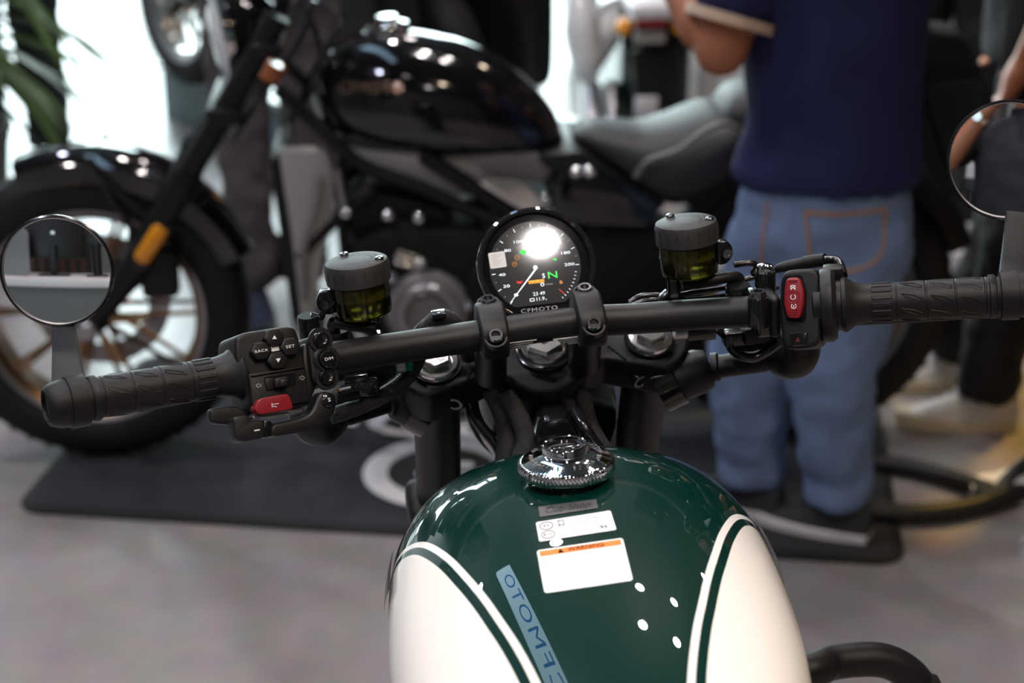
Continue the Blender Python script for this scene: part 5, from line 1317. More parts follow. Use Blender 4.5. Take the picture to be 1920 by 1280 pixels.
def shoe_parts(parent, Mx, mat_up, mat_sole, L=0.27, lace=None, name='shoe', high=0.0):
    """toe along local +y, ground at z = 0, heel at y = -0.08"""
    def outline(t):
        x = 0.5 * L
        return 0.046 * (math.sin(PI * min(1, max(0, 0.10 + 0.82 * t))) ** 0.45) * (0.82 + 0.28 * t if t < 0.75 else 1.03 - 0.35 * (t - 0.75))
    ys_ = [-0.085 + L * k / 16 for k in range(17)]
    b = bmesh.new(); rings = []
    for k, y in enumerate(ys_):
        t = k / 16; w = max(0.008, outline(t)); hgt = 0.030 + 0.004 * (t - 0.5)
        rings.append([Vector((x * w, y, z * hgt)) for x, z in ((-1, 0.05), (-0.9, 0), (0.9, 0), (1, 0.05), (1.02, 0.9), (0.95, 1.0), (-0.95, 1.0), (-1.02, 0.9))])
    loft(b, rings); up = None
    b2 = bmesh.new(); rings = []
    for k, y in enumerate(ys_):
        t = k / 16; w = max(0.006, outline(t) * 0.95); top = 0.105 - 0.01 * t if t < 0.36 else 0.102 - 0.085 * ((t - 0.36) / 0.64) ** 0.85
        if t < 0.06: top = 0.085
        if t > 0.97: top = 0.036
        ring = []
        for j in range(13):
            a = PI * j / 12; ring.append(Vector((w * math.cos(a) * (1 - 0.25 * math.sin(a)), y, 0.024 + (top - 0.024) * math.sin(a) ** 0.8)))
        rings.append(ring)
    loft(b2, rings)
    if high: limb(b2, [(0, -0.030, 0.08), (0, -0.035, 0.08 + high)], [0.042, 0.040], 16)
    o = obj(name, b2, mat_up, parent, Mx)
    obj('sole', b, mat_sole, o, Mx)
    if lace:
        for k in range(5):
            y = 0.030 + k * 0.019; z = 0.096 - k * 0.013
            obj('lace', B(tube, spline([(-0.024, y, z - 0.010), (0, y + 0.004, z + 0.004), (0.024, y, z - 0.010)], 4), 0.0032, 6), lace, o, Mx)
    return o
def face_dir(yaw):
    return Vector((-math.sin(R(yaw)), math.cos(R(yaw)), 0))
def person(label, loc, yaw, J=None, s=1.0, top=None, trousers=None, skin=None, shoe=(None, None), lace=None, sleeve=0.5, hem=0.84, hair=True, foot_yaw=None, top_name='shirt', leg_r=(0.095, 0.078, 0.070), belly=0.0, high=0.0, lean=Vector((0, 0, 0)), leg_wr=0.010, arm=1.0):
    """standing figure; J overrides joints in local coordinates (x right, y forward, z up); s scales"""
    fr = Fr(tr(loc) @ rot('Z', yaw))
    t = thing('person', label, 'person', fr)
    D = dict(shL=(-0.185, 0, 1.40), shR=(0.185, 0, 1.40), elL=(-0.235, -0.02, 1.12), elR=(0.235, -0.02, 1.12), wrL=(-0.235, 0.06, 0.88), wrR=(0.235, 0.06, 0.88),
             hpL=(-0.088, 0, 0.90), hpR=(0.088, 0, 0.90), knL=(-0.100, 0.02, 0.49), knR=(0.100, 0.02, 0.49), anL=(-0.105, -0.02, 0.085), anR=(0.105, -0.02, 0.085),
             pel=(0, 0, 0.93), wai=(0, 0.005, 1.08), che=(0, 0, 1.28), nek=(0, -0.01, 1.45), hed=(0, 0.025, 1.60))
    D = {k: Vector(v) * s for k, v in D.items()}
    for k, v in (J or {}).items(): D[k] = Vector(v)
    b = bmesh.new(); I3 = Matrix.Identity(3)
    torso_rings(b, [(D['pel'] + Vector((0, 0, -0.06 * s)), 0.14 * s, 0.10 * s), (D['pel'], 0.155 * s, 0.105 * s), (D['wai'], 0.135 * s, 0.095 * s), (D['che'], 0.160 * s, 0.105 * s), (D['nek'] + Vector((0, 0, -0.05 * s)), 0.13 * s, 0.08 * s), (D['nek'], 0.06 * s, 0.06 * s)], I3)
    limb(b, [D['nek'] + Vector((0, 0, -0.05)), D['hed'] + Vector((0, -0.015, -0.05))], [0.060 * s, 0.054 * s])
    h = D['hed']
    ball(b, h, (0.077 * s, 0.098 * s, 0.112 * s), 24); ball(b, h + Vector((0, 0.028, -0.062)) * s, (0.055 * s, 0.062 * s, 0.052 * s), 20)
    limb(b, [h + Vector((0, 0.092, 0.005)) * s, h + Vector((0, 0.112, -0.030)) * s], [0.009 * s, 0.015 * s], 8)
    for sx in (-1, 1): ball(b, h + Vector((sx * 0.078, -0.005, -0.012)) * s, (0.010 * s, 0.020 * s, 0.032 * s), 10)
    ball(b, h + Vector((0, 0.088, -0.062)) * s, (0.024 * s, 0.010 * s, 0.009 * s), 10)
    for sd in ('L', 'R'):
        e, w = D['el' + sd], D['wr' + sd]
        limb(b, [D['sh' + sd], e, e.lerp(w, 0.3), w], [0.050 * s * arm, 0.040 * s * arm, 0.042 * s * arm, 0.026 * s * arm])
        hand(b, w, (w - e), 1 if sd == 'L' else -1, s)
        limb(b, [D['hp' + sd], D['kn' + sd], D['kn' + sd].lerp(D['an' + sd], 0.3), D['an' + sd]], [0.080 * s, 0.056 * s, 0.055 * s, 0.037 * s])
        an = D['an' + sd]; limb(b, [an, Vector((an.x, an.y - 0.005, 0.055))], [0.034 * s, 0.026 * s], 10)
    body = fuse('body', b, skin or M['skin'], t, fr, 0.0095, 4)
    for sx in (-1, 1): obj('eye', B(ball, (0, 0, 0), 0.0125 * s, 12), M['eye'], t, fr.M @ tr(h + Vector((sx * 0.031, 0.082, 0.008)) * s))
    if hair:
        b = bmesh.new(); ball(b, h + Vector((0, -0.016, 0.026)) * s, (0.085 * s, 0.098 * s, 0.100 * s), 24)
        for v in b.verts:
            q = v.co - h
            if q.y > 0.045 * s and q.z < 0.060 * s: v.co.y = h.y + 0.030 * s
            if q.z < -0.05 * s: v.co.z = h.z - 0.05 * s
        obj('hair', b, M['hair'], t, fr)
    # top
    b = bmesh.new(); hm = hem * s
    torso_rings(b, [(Vector((D['pel'].x, D['pel'].y, hm)), 0.178 * s, 0.135 * s + belly), (Vector((D['pel'].x, D['pel'].y, hm + 0.02)), 0.180 * s, 0.138 * s + belly), (D['pel'] + Vector((0, 0, 0.05 * s)), 0.178 * s, 0.138 * s + belly), (D['wai'] + Vector((0, 0, 0.03)), 0.165 * s, 0.130 * s + belly), (D['che'], 0.182 * s, 0.128 * s), (D['che'] + Vector((0, 0, 0.09 * s)), 0.180 * s, 0.110 * s), (D['nek'] + Vector((0, 0, -0.03 * s)), 0.125 * s, 0.088 * s), (D['nek'] + Vector((0, 0, -0.005)), 0.070 * s, 0.066 * s)], I3)
    for sd in ('L', 'R'):
        shd, e, w = D['sh' + sd], D['el' + sd], D['wr' + sd]
        if sleeve <= 1: limb(b, [shd, shd.lerp(e, sleeve)], [0.066 * s * max(1, arm * 0.98), 0.062 * s * max(1, arm * 1.02)]) ; end = shd.lerp(e, sleeve)
        else: limb(b, [shd, e, e.lerp(w, sleeve - 1)], [0.064 * s, 0.054 * s, 0.042 * s])
    fuse(top_name, b, top, t, fr, 0.0105, 4, 0.022, 0.11)
    b = bmesh.new(); lathe_ring(b, [(0.064 * s, -0.008), (0.074 * s, -0.012), (0.070 * s, 0.022 * s), (0.062 * s, 0.022 * s)], 28); obj('collar', b, top, t, fr.M @ tr(D['nek'] + Vector((0, 0.0, -0.006))))
    # trousers
    b = bmesh.new(); pz = D['pel']
    torso_rings(b, [(pz + Vector((0, 0, -0.10 * s)), 0.150 * s, 0.120 * s), (pz + Vector((0, 0, -0.03 * s)), 0.168 * s, 0.128 * s), (pz + Vector((0, 0, 0.06 * s)), 0.160 * s, 0.118 * s)], I3)
    for sd in ('L', 'R'):
        limb(b, [D['hp' + sd] + Vector((0, 0, -0.02)), D['hp' + sd].lerp(D['kn' + sd], 0.5), D['kn' + sd], D['kn' + sd].lerp(D['an' + sd], 0.6), D['an' + sd] + Vector((0, 0, 0.075))], [leg_r[0] * s, leg_r[0] * 0.93 * s, leg_r[1] * s, leg_r[2] * s, leg_r[2] * 0.98 * s], 16)
        tube(b, [D['an' + sd] + Vector((0, 0, 0.08)), D['an' + sd] + Vector((0, 0, -0.005))], [leg_r[2] * 0.97 * s, leg_r[2] * 0.95 * s], 16)
    fuse('trousers', b, trousers, t, fr, 0.011, 3, leg_wr * 2.6, 0.055)
    for sd in ('L', 'R'):
        an = D['an' + sd]; fy = (foot_yaw or {}).get(sd, 0)
        shoe_parts(t, fr.M @ tr(an.x, an.y, 0) @ rot('Z', fy) @ tr(0, 0.015, 0), shoe[0], shoe[1], 0.27 * s, lace, high=high)
    return t, fr, D, body
M['navy'] = cloth('navy_polo_fabric', (0.012, 0.016, 0.080), 0.8)
M['denim'] = cloth('light_blue_denim', (0.17, 0.25, 0.42), 0.85, 0.28, 9)
M['blackcloth'] = cloth('black_cloth', (0.010, 0.010, 0.011), 0.85)
M['charcoalcloth'] = cloth('charcoal_trousers', (0.022, 0.025, 0.028), 0.85)
M['greycloth'] = cloth('grey_brown_trousers', (0.115, 0.102, 0.098), 0.85)
M['darkpolo'] = cloth('dark_navy_polo', (0.009, 0.009, 0.014), 0.8)
M['navytrouser'] = cloth('dark_blue_trousers', (0.012, 0.020, 0.045), 0.8)
M['cream'] = cloth('cream_trim', (0.70, 0.52, 0.38), 0.8)
M['darkshoe'] = cloth('dark_grey_mesh_shoe', (0.035, 0.035, 0.040), 0.7)
M['whitesole'] = pbr('white_rubber_sole', (0.72, 0.70, 0.72), 0.5)
M['whiteshoe'] = cloth('white_canvas', (0.68, 0.64, 0.60), 0.7)
M['blackshoe'] = cloth('black_shoe', (0.014, 0.014, 0.016), 0.5)
M['creamsole'] = pbr('cream_rubber_sole', (0.62, 0.52, 0.36), 0.5)
M['stitch'] = pbr('orange_stitching', (0.45, 0.22, 0.09), 0.7)

# ---- man in the navy polo and light jeans; joints are given in world metres relative to his feet
mf_ = floor_at(1500, 1015); MY = mf_.y
def wj(px, py, y): return WORLD.p(px, py, y) - Vector((mf_.x, mf_.y, 0))
aR, aL = floor_at(1562, 1005), floor_at(1405, 965)
J = dict(anR=Vector((aR.x - mf_.x, aR.y - mf_.y, 0.085)), anL=Vector((aL.x - mf_.x, aL.y - mf_.y, 0.085)),
         knR=wj(1560, 690, MY - 0.02), knL=wj(1405, 690, MY + 0.08), hpR=wj(1610, 430, MY), hpL=wj(1470, 430, MY + 0.04), pel=wj(1545, 385, MY + 0.02),
         wai=wj(1560, 230, MY + 0.02), che=wj(1555, 60, MY + 0.02), nek=wj(1545, -95, MY + 0.03), hed=wj(1530, -230, MY + 0.06),
         shL=wj(1432, -62, MY + 0.00), shR=wj(1665, -62, MY + 0.04), elL=wj(1352, 92, MY - 0.04), wrL=wj(1262, -45, MY + 0.14), elR=wj(1690, 40, MY + 0.16), wrR=wj(1600, -40, MY + 0.32))
for k_, z_ in (('nek', 1.275), ('hed', 1.415), ('shL', 1.215), ('shR', 1.215)): J[k_].z = z_
J['che'].z = 1.06
man, man_fr, MD, _ = person('man in a navy polo shirt and light blue jeans beside the black cruiser', (mf_.x, mf_.y, 0), 0, J, 0.92, M['navy'], M['denim'], None, (M['darkshoe'], M['whitesole']), None, 0.62, 0.79, True, {'L': 50, 'R': 62}, 'polo_shirt', (0.105, 0.088, 0.074), 0.0, arm=1.3)
def on_man(px, py, y): return WORLD.p(px, py, y) - Vector((mf_.x, mf_.y, 0))
# cream sleeve band, back pocket stitching, side vent
d_ = (MD['elL'] - MD['shL']).normalized(); bc_ = MD['shL'].lerp(MD['elL'], 0.80)
obj('sleeve_band', B(tube, [bc_ - d_ * 0.009, bc_ + d_ * 0.009], 0.0790, 24), M['cream'], man, man_fr, label='cream edge of the polo sleeve')
trs = [o for o in man.children if o.name.startswith('trousers')][0]
MSTITCH = []
def drape(obj_, pts, r, name, mat, off=0.004):
    """a seam laid on the near side of a finished garment"""
    dg = bpy.context.evaluated_depsgraph_get(); ev = obj_.evaluated_get(dg); me = ev.to_mesh()
    Mw = WM[obj_.name]; bv = BVHTree.FromPolygons([Mw @ v.co for v in me.vertices], [tuple(p.vertices) for p in me.polygons]); ev.to_mesh_clear()
    P = []
    for q in spline([(a, c, 0) for a, c in pts], 5):
        d = ray(q.x, q.y).normalized(); h = bv.ray_cast(CAMP, d)
        if h[0] is not None: P.append(h[0] - d * off * 0.3)
    if len(P) > 2: return obj(name, B(tube, P, r, 6), mat, obj_, WORLD)
drape(trs, [(1510, 395), (1515, 440), (1525, 490), (1580, 510), (1650, 480), (1660, 395)], 0.0028, 'pocket_seam', M['stitch'])
drape(trs, [(1508, 398), (1580, 402), (1662, 392)], 0.0030, 'pocket_seam', M['stitch'])
drape(trs, [(1440, 380), (1430, 450), (1425, 520)], 0.0025, 'pocket_seam', M['stitch'])

# black shoulder bag hanging at the man's right side
bgf = Fr(tr(WORLD.p(1768, 190, MY + 0.16)) @ rot('Y', -14))
bag = thing('shoulder_bag', 'black shoulder bag hanging at the right side of the man in navy', 'bag', bgf)
b = bmesh.new(); prism(b, round_poly([(-0.070, 0.16), (0.050, 0.13), (0.085, -0.02), (0.075, -0.15), (-0.020, -0.18), (-0.062, -0.10)], 0.03), -0.055, 0.055); obj('bag_body', b, M['blackcloth'], bag, bgf, bevel=0.02, bseg=3)
b = bmesh.new(); prism(b, round_poly([(-0.045, 0.06), (0.060, 0.045), (0.062, -0.11), (-0.020, -0.13)], 0.02), -0.072, -0.050); obj('front_pocket', b, M['blackcloth'], bag, bgf, bevel=0.008)
obj('zip', B(tube, [(-0.04, -0.060, 0.085), (0.055, -0.060, 0.070)], 0.003, 8), M['blackcloth'], bag, bgf)
obj('strap', B(tube, spline([(-0.05, 0.0, 0.15), (-0.10, -0.06, 0.26), (-0.16, -0.09, 0.38), (-0.22, -0.02, 0.47)], 6), 0.018, 10, flat=0.3), M['blackcloth'], bag, bgf)

# ---- other visitors
def ft(px, py): v = floor_at(px, py); return (v.x, v.y, 0)
M['yellowlaced'] = M['whiteshoe']
p2 = ft(1868, 800)
person('person in black with white-laced canvas sneakers at the right edge', (p2[0] + 0.05, p2[1] + 0.10, 0), 75, dict(anL=(-0.12, 0.05, 0.085), anR=(0.10, 0.12, 0.085), elL=(-0.23, -0.05, 1.11), wrL=(-0.21, 0.05, 0.85)), 0.98, M['blackcloth'], M['blackcloth'], None, (M['whiteshoe'], M['creamsole']), M['white'], 0.6, 0.82, True, {'L': 6, 'R': 18}, high=0.05)
p3 = ft(1748, 470)
person('person in dark clothes with white sneakers standing far behind the rear wheel', (p3[0] + 0.02, p3[1] + 0.08, 0), 150, None, 0.98, M['blackcloth'], M['blackcloth'], None, (M['whiteshoe'], M['whitesole']), M['white'], 0.6, 0.84, True, {'L': 10, 'R': -14})
p4 = ft(1965, 960)
person('person mostly outside the right edge, one white shoe in view', (p4[0] + 0.10, p4[1] - 0.04, 0), 95, dict(anL=(-0.13, 0.02, 0.085), anR=(0.13, 0.04, 0.085)), 0.97, M['blackcloth'], M['blackcloth'], None, (M['whiteshoe'], M['whitesole']), None, 0.6, 0.84, True, None)
p5 = ft(72, 322)
person('person in black trousers behind the potted palm', (p5[0] - 0.06, p5[1] + 0.05, 0), 170, dict(anL=(-0.10, 0, 0.085), anR=(0.12, 0, 0.085)), 1.0, M['blackcloth'], M['charcoalcloth'], None, (M['blackshoe'], M['blackshoe']), None, 0.6, 0.84, True, None)
p6 = ft(512, 592)
person('person in grey trousers standing behind the cruiser fork', (p6[0] + 0.02, p6[1] + 0.06, 0), 190, dict(anL=(-0.06, 0.0, 0.085), anR=(0.07, 0.03, 0.085), knL=(-0.085, 0.02, 0.49), knR=(0.08, 0.02, 0.49), elL=(-0.22, -0.05, 1.15), elR=(0.22, -0.05, 1.15), wrL=(-0.06, 0.16, 1.12), wrR=(0.06, 0.18, 1.10)), 1.0, M['blackcloth'], M['greycloth'], None, (M['navytrouser'], M['blackshoe']), None, 1.9, 0.86, True, None, leg_r=(0.084, 0.068, 0.060))
# ---- the photographer, seen in the right mirror: arms raised to the camera
phj = dict(shL=(-0.19, 0.0, 1.42), shR=(0.19, 0.0, 1.42), elL=(-0.27, 0.16, 1.22), elR=(0.29, 0.15, 1.24), wrL=(-0.10, 0.20, 1.46), wrR=(0.12, 0.20, 1.47), hed=(0, 0.03, 1.64), nek=(0, -0.01, 1.47))
ph, phf, PD, _ = person('photographer in a dark navy polo shirt reflected in the right mirror', (0.02, -0.38, 0), 0, phj, 1.0, M['darkpolo'], M['navytrouser'], None, (M['blackshoe'], M['blackshoe']), None, 0.55, 0.84, True, None, 'polo_shirt')
w0 = PD['elL'].lerp(PD['wrL'], 0.86); wd0 = (PD['wrL'] - PD['elL']).normalized()
wt = thing('wristwatch', 'pale wristwatch on the photographer reflected in the right mirror', 'watch', phf.M @ tr(w0))
obj('watch_strap', B(tube, [w0 - wd0 * 0.010, w0 + wd0 * 0.010], 0.0325, 20), M['cream'], wt, phf)
b = bmesh.new(); lathe(b, [(0.0, 0.006), (0.016, 0.006), (0.018, 0.0), (0.018, -0.004)], 24); obj('watch_case', b, M['steel'], wt, phf.M @ tr(w0 + Vector((0.0, 0.033, 0.0))) @ rot('X', -90))

# ================================================================== palm, plinth and far motorcycles
M['leaf'] = pbr('green_leaf', (0.045, 0.095, 0.022), 0.45, var=0.5, vscale=9)
M['stem'] = pbr('brown_stem', (0.09, 0.06, 0.035), 0.8, var=0.3, vscale=30)
M['pot'] = pbr('grey_pot', (0.20, 0.20, 0.20), 0.6, var=0.1)
M['soil'] = pbr('soil', (0.03, 0.022, 0.016), 0.95, var=0.4, vscale=60)
pl = ft(-70, 430); PLf = Fr(tr(pl))
plant = thing('potted_palm', 'potted palm with long drooping green leaves at the left edge', 'plant', PLf)
b = bmesh.new(); lathe(b, [(0.0, 0.0), (0.13, 0.0), (0.165, 0.30), (0.175, 0.30), (0.175, 0.32), (0.155, 0.32), (0.15, 0.28), (0.0, 0.28)], 32); obj('pot', b, M['pot'], plant, PLf)
b = bmesh.new(); lathe(b, [(0.0, 0.295), (0.148, 0.285)], 24); obj('soil', b, M['soil'], plant, PLf)
random.seed(11)
for k in range(3):
    a = k * 2.1; obj('stem', B(tube, spline([(0.03 * math.cos(a), 0.03 * math.sin(a), 0.25), (0.05 * math.cos(a), 0.05 * math.sin(a), 0.6), (0.08 * math.cos(a), 0.08 * math.sin(a), 0.85 + 0.1 * k)], 5), 0.014, 8), M['stem'], plant, PLf)
for k in range(110):
    a = random.uniform(0, 2 * PI); base = Vector((0.07 * math.cos(a * 3), 0.07 * math.sin(a * 3), random.uniform(0.45, 1.25))); L_ = random.uniform(0.34, 0.56); up_l = random.uniform(-0.15, 0.75)
    d = Vector((math.cos(a), math.sin(a), 0)); w = random.uniform(0.020, 0.034); sd = d.cross(Vector((0, 0, 1)))
    b = bmesh.new(); rows = []
    for i in range(9):
        t = i / 8; c = base + d * (L_ * t) + Vector((0, 0, L_ * (up_l * t - 0.75 * t * t)))
        ww = w * (math.sin(PI * min(1, 0.12 + 0.88 * t)) ** 0.7) * (1.0 if t < 1 else 0.1) + 0.0006
        rows.append([c - sd * ww + Vector((0, 0, ww * 0.35)), c - Vector((0, 0, 0.0)), c + sd * ww + Vector((0, 0, ww * 0.35)), c - Vector((0, 0, 0.0015))])
    loft(b, rows); obj('leaf', b, M['leaf'], plant, PLf)

# ---- white plinth with a dark touring motorcycle
M['plinthtop'] = pbr('white_plinth_top', (0.80, 0.83, 0.83), 0.3)
M['plinthside'] = pbr('teal_grey_plinth_side', (0.18, 0.27, 0.28), 0.4)
c0 = floor_at(311, 218); c1 = floor_at(425, 262)
pxd = (c1 - c0).normalized(); pyd = Vector((-pxd.y, pxd.x, 0))
PF = Fr(axes((c0.x, c0.y, 0), pxd, pyd, (0, 0, 1)))
plin = thing('display_plinth', 'low white-topped plinth with grey-green sides under the dark touring motorcycle', 'plinth', PF)
b = bmesh.new(); box(b, (0.88, 0.31, 0.09), (1.76, 0.62, 0.18)); obj('plinth_body', b, M['plinthside'], plin, PF)
b = bmesh.new(); box(b, (0.88, 0.31, 0.190), (1.78, 0.64, 0.02)); obj('plinth_top', b, M['plinthtop'], plin, PF)
wc = floor_at(300, 166, 0.20) + pyd * 0.13; TF = Fr(axes((wc.x, wc.y, 0.20), pxd, pyd, (0, 0, 1)))
M['darkbody'] = pbr('dark_teal_black_bodywork', (0.010, 0.014, 0.016), 0.25, coat=0.5)
tm = thing('motorcycle', 'dark touring motorcycle with amber lamp on the low plinth in the far background', 'motorcycle', TF)
W3 = Fr(TF.M @ tr(0, 0, 0.275)); wheel(tm, W3, 'front_wheel', 0.275, 0.055, 'alu', -0.055, 8)
W4 = Fr(TF.M @ tr(1.30, 0, 0.275)); wheel(tm, W4, 'rear_wheel', 0.275, 0.065, 'satin', None, 8, 'satin')
def tm_loft(st, ex=2.6, n=24):
    rings = []
    for x, z0, z1, w in st:
        zc = (z0 + z1) / 2; rings.append([Vector((x, w * math.copysign(abs(math.cos(a)) ** (2 / ex), math.cos(a)), zc + (z1 - z0) / 2 * math.copysign(abs(math.sin(a)) ** (2 / ex), math.sin(a)))) for a in [2 * PI * k / n for k in range(n)]])
    b = bmesh.new(); loft(b, rings); return b
for y in (-0.08, 0.08): obj('fork_leg', B(tube, [(0, y, 0.275), (0.26, y, 0.85)], 0.022, 12), M['steel'], tm, TF)
obj('front_fairing', tm_loft([(0.05, 0.62, 0.80, 0.06), (0.18, 0.50, 1.0, 0.16), (0.35, 0.42, 1.10, 0.20), (0.50, 0.48, 0.95, 0.18)]), M['darkbody'], tm, TF)
obj('engine_block', tm_loft([(0.40, 0.12, 0.55, 0.12), (0.50, 0.10, 0.62, 0.18), (0.90, 0.10, 0.62, 0.18), (1.0, 0.15, 0.55, 0.12)]), M['satin2'], tm, TF)
obj('fuel_tank', tm_loft([(0.42, 0.62, 0.80, 0.08), (0.50, 0.58, 0.92, 0.14), (0.75, 0.58, 0.92, 0.14), (0.85, 0.58, 0.82, 0.10)]), M['darkbody'], tm, TF)
obj('saddle', tm_loft([(0.82, 0.60, 0.80, 0.12), (1.0, 0.58, 0.78, 0.15), (1.35, 0.60, 0.84, 0.15), (1.5, 0.66, 0.82, 0.10)]), M['seat'], tm, TF)
pan = obj('pannier', tm_loft([(0.98, 0.24, 0.60, 0.05), (1.02, 0.20, 0.66, 0.09), (1.50, 0.20, 0.66, 0.09), (1.56, 0.24, 0.62, 0.05)], 5.0), M['darkbody'], tm, TF.M @ tr(0, -0.24, 0))
again(pan, tm, TF.M @ tr(0, 0.24, 0))
vv = TF.I @ at(915, 47, (TF.w((1.2, -0.36, 0.5)) - CAMP).dot(CF))
b = bmesh.new(); box(b, (vv.x, -0.345, vv.z), (0.13, 0.03, 0.045)); obj('amber_lamp', b, M['amber_lit'], tm, TF, bevel=0.01, label='amber side lamp')
# ---- white motorcycle seen from behind
RMf = ft(1215, 300); RM = Fr(tr(RMf) @ rot('Z', 6))
rmo = thing('motorcycle', 'white motorcycle seen from behind with red tail light above the seat of the cruiser', 'motorcycle', RM)
def rp(px, py, y=0.0): return RM.p(px, py, y)
WR = Fr(RM.M @ tr(0, 0.12, 0.31) @ rot('Z', 90)); wheel(rmo, WR, 'rear_wheel', 0.31, 0.075, 'satin', None, 6, 'satin')
b = bmesh.new(); q = [rp(1180, 90, -0.16), rp(1258, 90, -0.16), rp(1250, 140, -0.18), rp(1240, 235, -0.2), rp(1192, 235, -0.2), rp(1186, 140, -0.18)]
prism(b, [(v.x, v.z) for v in q], -0.20, -0.17); obj('mudguard', b, M['plastic'], rmo, RM, bevel=0.01)
def rbox(name, px, py, y, wpx, hpx, dep, mat, bevel=0.008, label=None):
    c = rp(px, py, y); k = (RM.w(c) - CAMP).dot(CF) / FPX; b = bmesh.new(); box(b, c, (wpx * k, dep, hpx * k)); o = obj(name, b, M[mat], rmo, RM, bevel=bevel)
    if label: o['label'] = label
    return o
rbox('tail_light', 1219, 38, -0.22, 62, 22, 0.06, 'redlens', 0.01, 'dark red tail light')
rbox('tail_cover', 1219, 12, -0.16, 90, 30, 0.20, 'whitesole', 0.02)
rbox('number_plate_holder', 1218, 68, -0.22, 60, 26, 0.02, 'lightgrey', 0.006)
rbox('plate_sticker', 1212, 200, -0.215, 44, 40, 0.01, 'whitesole', 0.006, 'pale square sticker on the mudguard')
for px_, s_ in ((1170, -1), (1275, 1)):
    c = rp(px_, 50, -0.16); o = obj('turn_signal', B(ball, c, (0.030, 0.035, 0.028), 16), M['amber'], rmo, RM); c2_ = rp(px_ - s_ * 30, 48, -0.10); obj('signal_stalk', B(tube, [c, c2_], 0.009, 8), M['plastic'], o, RM)
sil = pbr('silver_white_paint', (0.62, 0.62, 0.62), 0.3, coat=0.6)
M['silver'] = sil
for st in ([(1092, -10, 0.1), (1090, 60, 0.05), (1100, 120, 0.02), (1108, 160, 0.0)],):
    obj('side_fairing', B(tube, spline([rp(*p) for p in st], 6), [0.055, 0.060, 0.050, 0.02], 16), sil, rmo, RM)
obj('side_fairing', B(tube, spline([rp(1150, 20, 0.12), rp(1135, 70, 0.08), rp(1115, 130, 0.05)], 6), [0.045, 0.05, 0.02], 16), sil, rmo, RM)
obj('grab_rail', B(tube, spline([rp(1120, 20, 0.0), rp(1160, 2, -0.05), rp(1230, -8, -0.08), rp(1300, 0, -0.05)], 6), 0.017, 12), sil, rmo, RM)
for px_ in (1120, 1160): obj('silencer', B(tube, [rp(px_ - 10, 230, 0.0), rp(px_ - 14, 160, 0.1)], 0.035, 16), M['steel'], rmo, RM)
for px_ in (1170, 1262): obj('swingarm', B(tube, [rp(px_, 235, 0.1), rp(px_ - 6, 130, 0.35)], 0.028, 12), M['satin'], rmo, RM)
b = bmesh.new(); c = rp(1215, 60, 0.25); box(b, (c.x, c.y + 0.25, c.z - 0.12), (0.24, 0.9, 0.40)); obj('seat_and_body', b, M['darkbody'], rmo, RM, bevel=0.06, bseg=3)
fwm = Fr(RM.M @ tr(0, 1.50, 0.31) @ rot('Z', 90)); wheel(rmo, fwm, 'front_wheel', 0.31, 0.06, 'satin', None, 6, 'satin')
# ---- silver post with a brass foot
sp_ = ft(1322, 250); SPf = Fr(tr(sp_)); pst = thing('barrier_post', 'silver barrier post with a brass-coloured foot behind the pillion pad', 'post', SPf)
b = bmesh.new(); lathe(b, [(0.034, 0.12), (0.034, 0.92), (0.0, 0.92)], 24); obj('pole', b, M['silver'], pst, SPf)
M['brass'] = pbr('brass', (0.75, 0.48, 0.15), 0.3, 1.0)
b = bmesh.new(); lathe(b, [(0.0, 0.0), (0.14, 0.0), (0.13, 0.02), (0.05, 0.035), (0.042, 0.13), (0.0, 0.13)], 32); obj('foot', b, M['brass'], pst, SPf)
b = bmesh.new(); lathe(b, [(0.040, 0.88), (0.046, 0.89), (0.046, 0.98), (0.038, 1.0), (0.0, 1.0)], 24); obj('head', b, M['silver'], pst, SPf)

# ---- black tubular floor stand right of the man
M['standblack'] = pbr('black_powder_coat', (0.010, 0.010, 0.010), 0.5)
sf_ = ft(1600, 960); SFf = Fr(tr(sf_)); stand = thing('floor_stand', 'black tubular stand lying on the floor behind the man in jeans', 'stand', SFf)
def sp3(px, py, z=0.022): return floor_at(px, py, z) - Vector(sf_)
obj('stand_tube', B(tube, spline([sp3(1590, 866), sp3(1680, 872), sp3(1760, 890), sp3(1840, 915), sp3(1875, 930)], 5), 0.020, 14), M['standblack'], stand, SFf)
obj('stand_tube', B(tube, spline([sp3(1560, 950), sp3(1660, 962), sp3(1760, 960), sp3(1840, 945), sp3(1960, 905)], 5), 0.021, 14), M['standblack'], stand, SFf)
obj('cross_tube', B(tube, [sp3(1840, 918), sp3(1860, 945)], 0.020, 14), M['standblack'], stand, SFf)
obj('stand_tube', B(tube, spline([sp3(1870, 925), sp3(1900, 890, 0.05), sp3(1950, 850, 0.10)], 5), 0.016, 12), M['standblack'], stand, SFf)

# ================================================================== reception desk behind the photographer, seen in the left mirror
M['desk'] = pbr('grey_desk_front', (0.16, 0.16, 0.158), 0.6, var=0.05, vscale=5)
M['desktop'] = pbr('white_desk_top', (0.78, 0.74, 0.74), 0.35)
M['divider'] = pbr('grey_felt_divider', (0.24, 0.25, 0.255), 0.9, var=0.1, vscale=200)
DK = Fr(tr(-1.15, -2.05, 0))
dk = thing('reception_desk', 'grey reception desk with a white curved top reflected in the left mirror', 'desk', DK)
def dbow(y0, z0, z1, depth, n=20, ext=0.0):
    b = bmesh.new(); pts = [(-1.5 + 3.0 * k / n, y0 - 0.10 * (( -1.5 + 3.0 * k / n) / 1.5) ** 2) for k in range(n + 1)]
    flat(b, pts + [(1.5, y0 - depth), (-1.5, y0 - depth)], z0, z1); return b
obj('desk_front', dbow(0.0, 0.0, 0.86, 0.55), M['desk'], dk, DK)
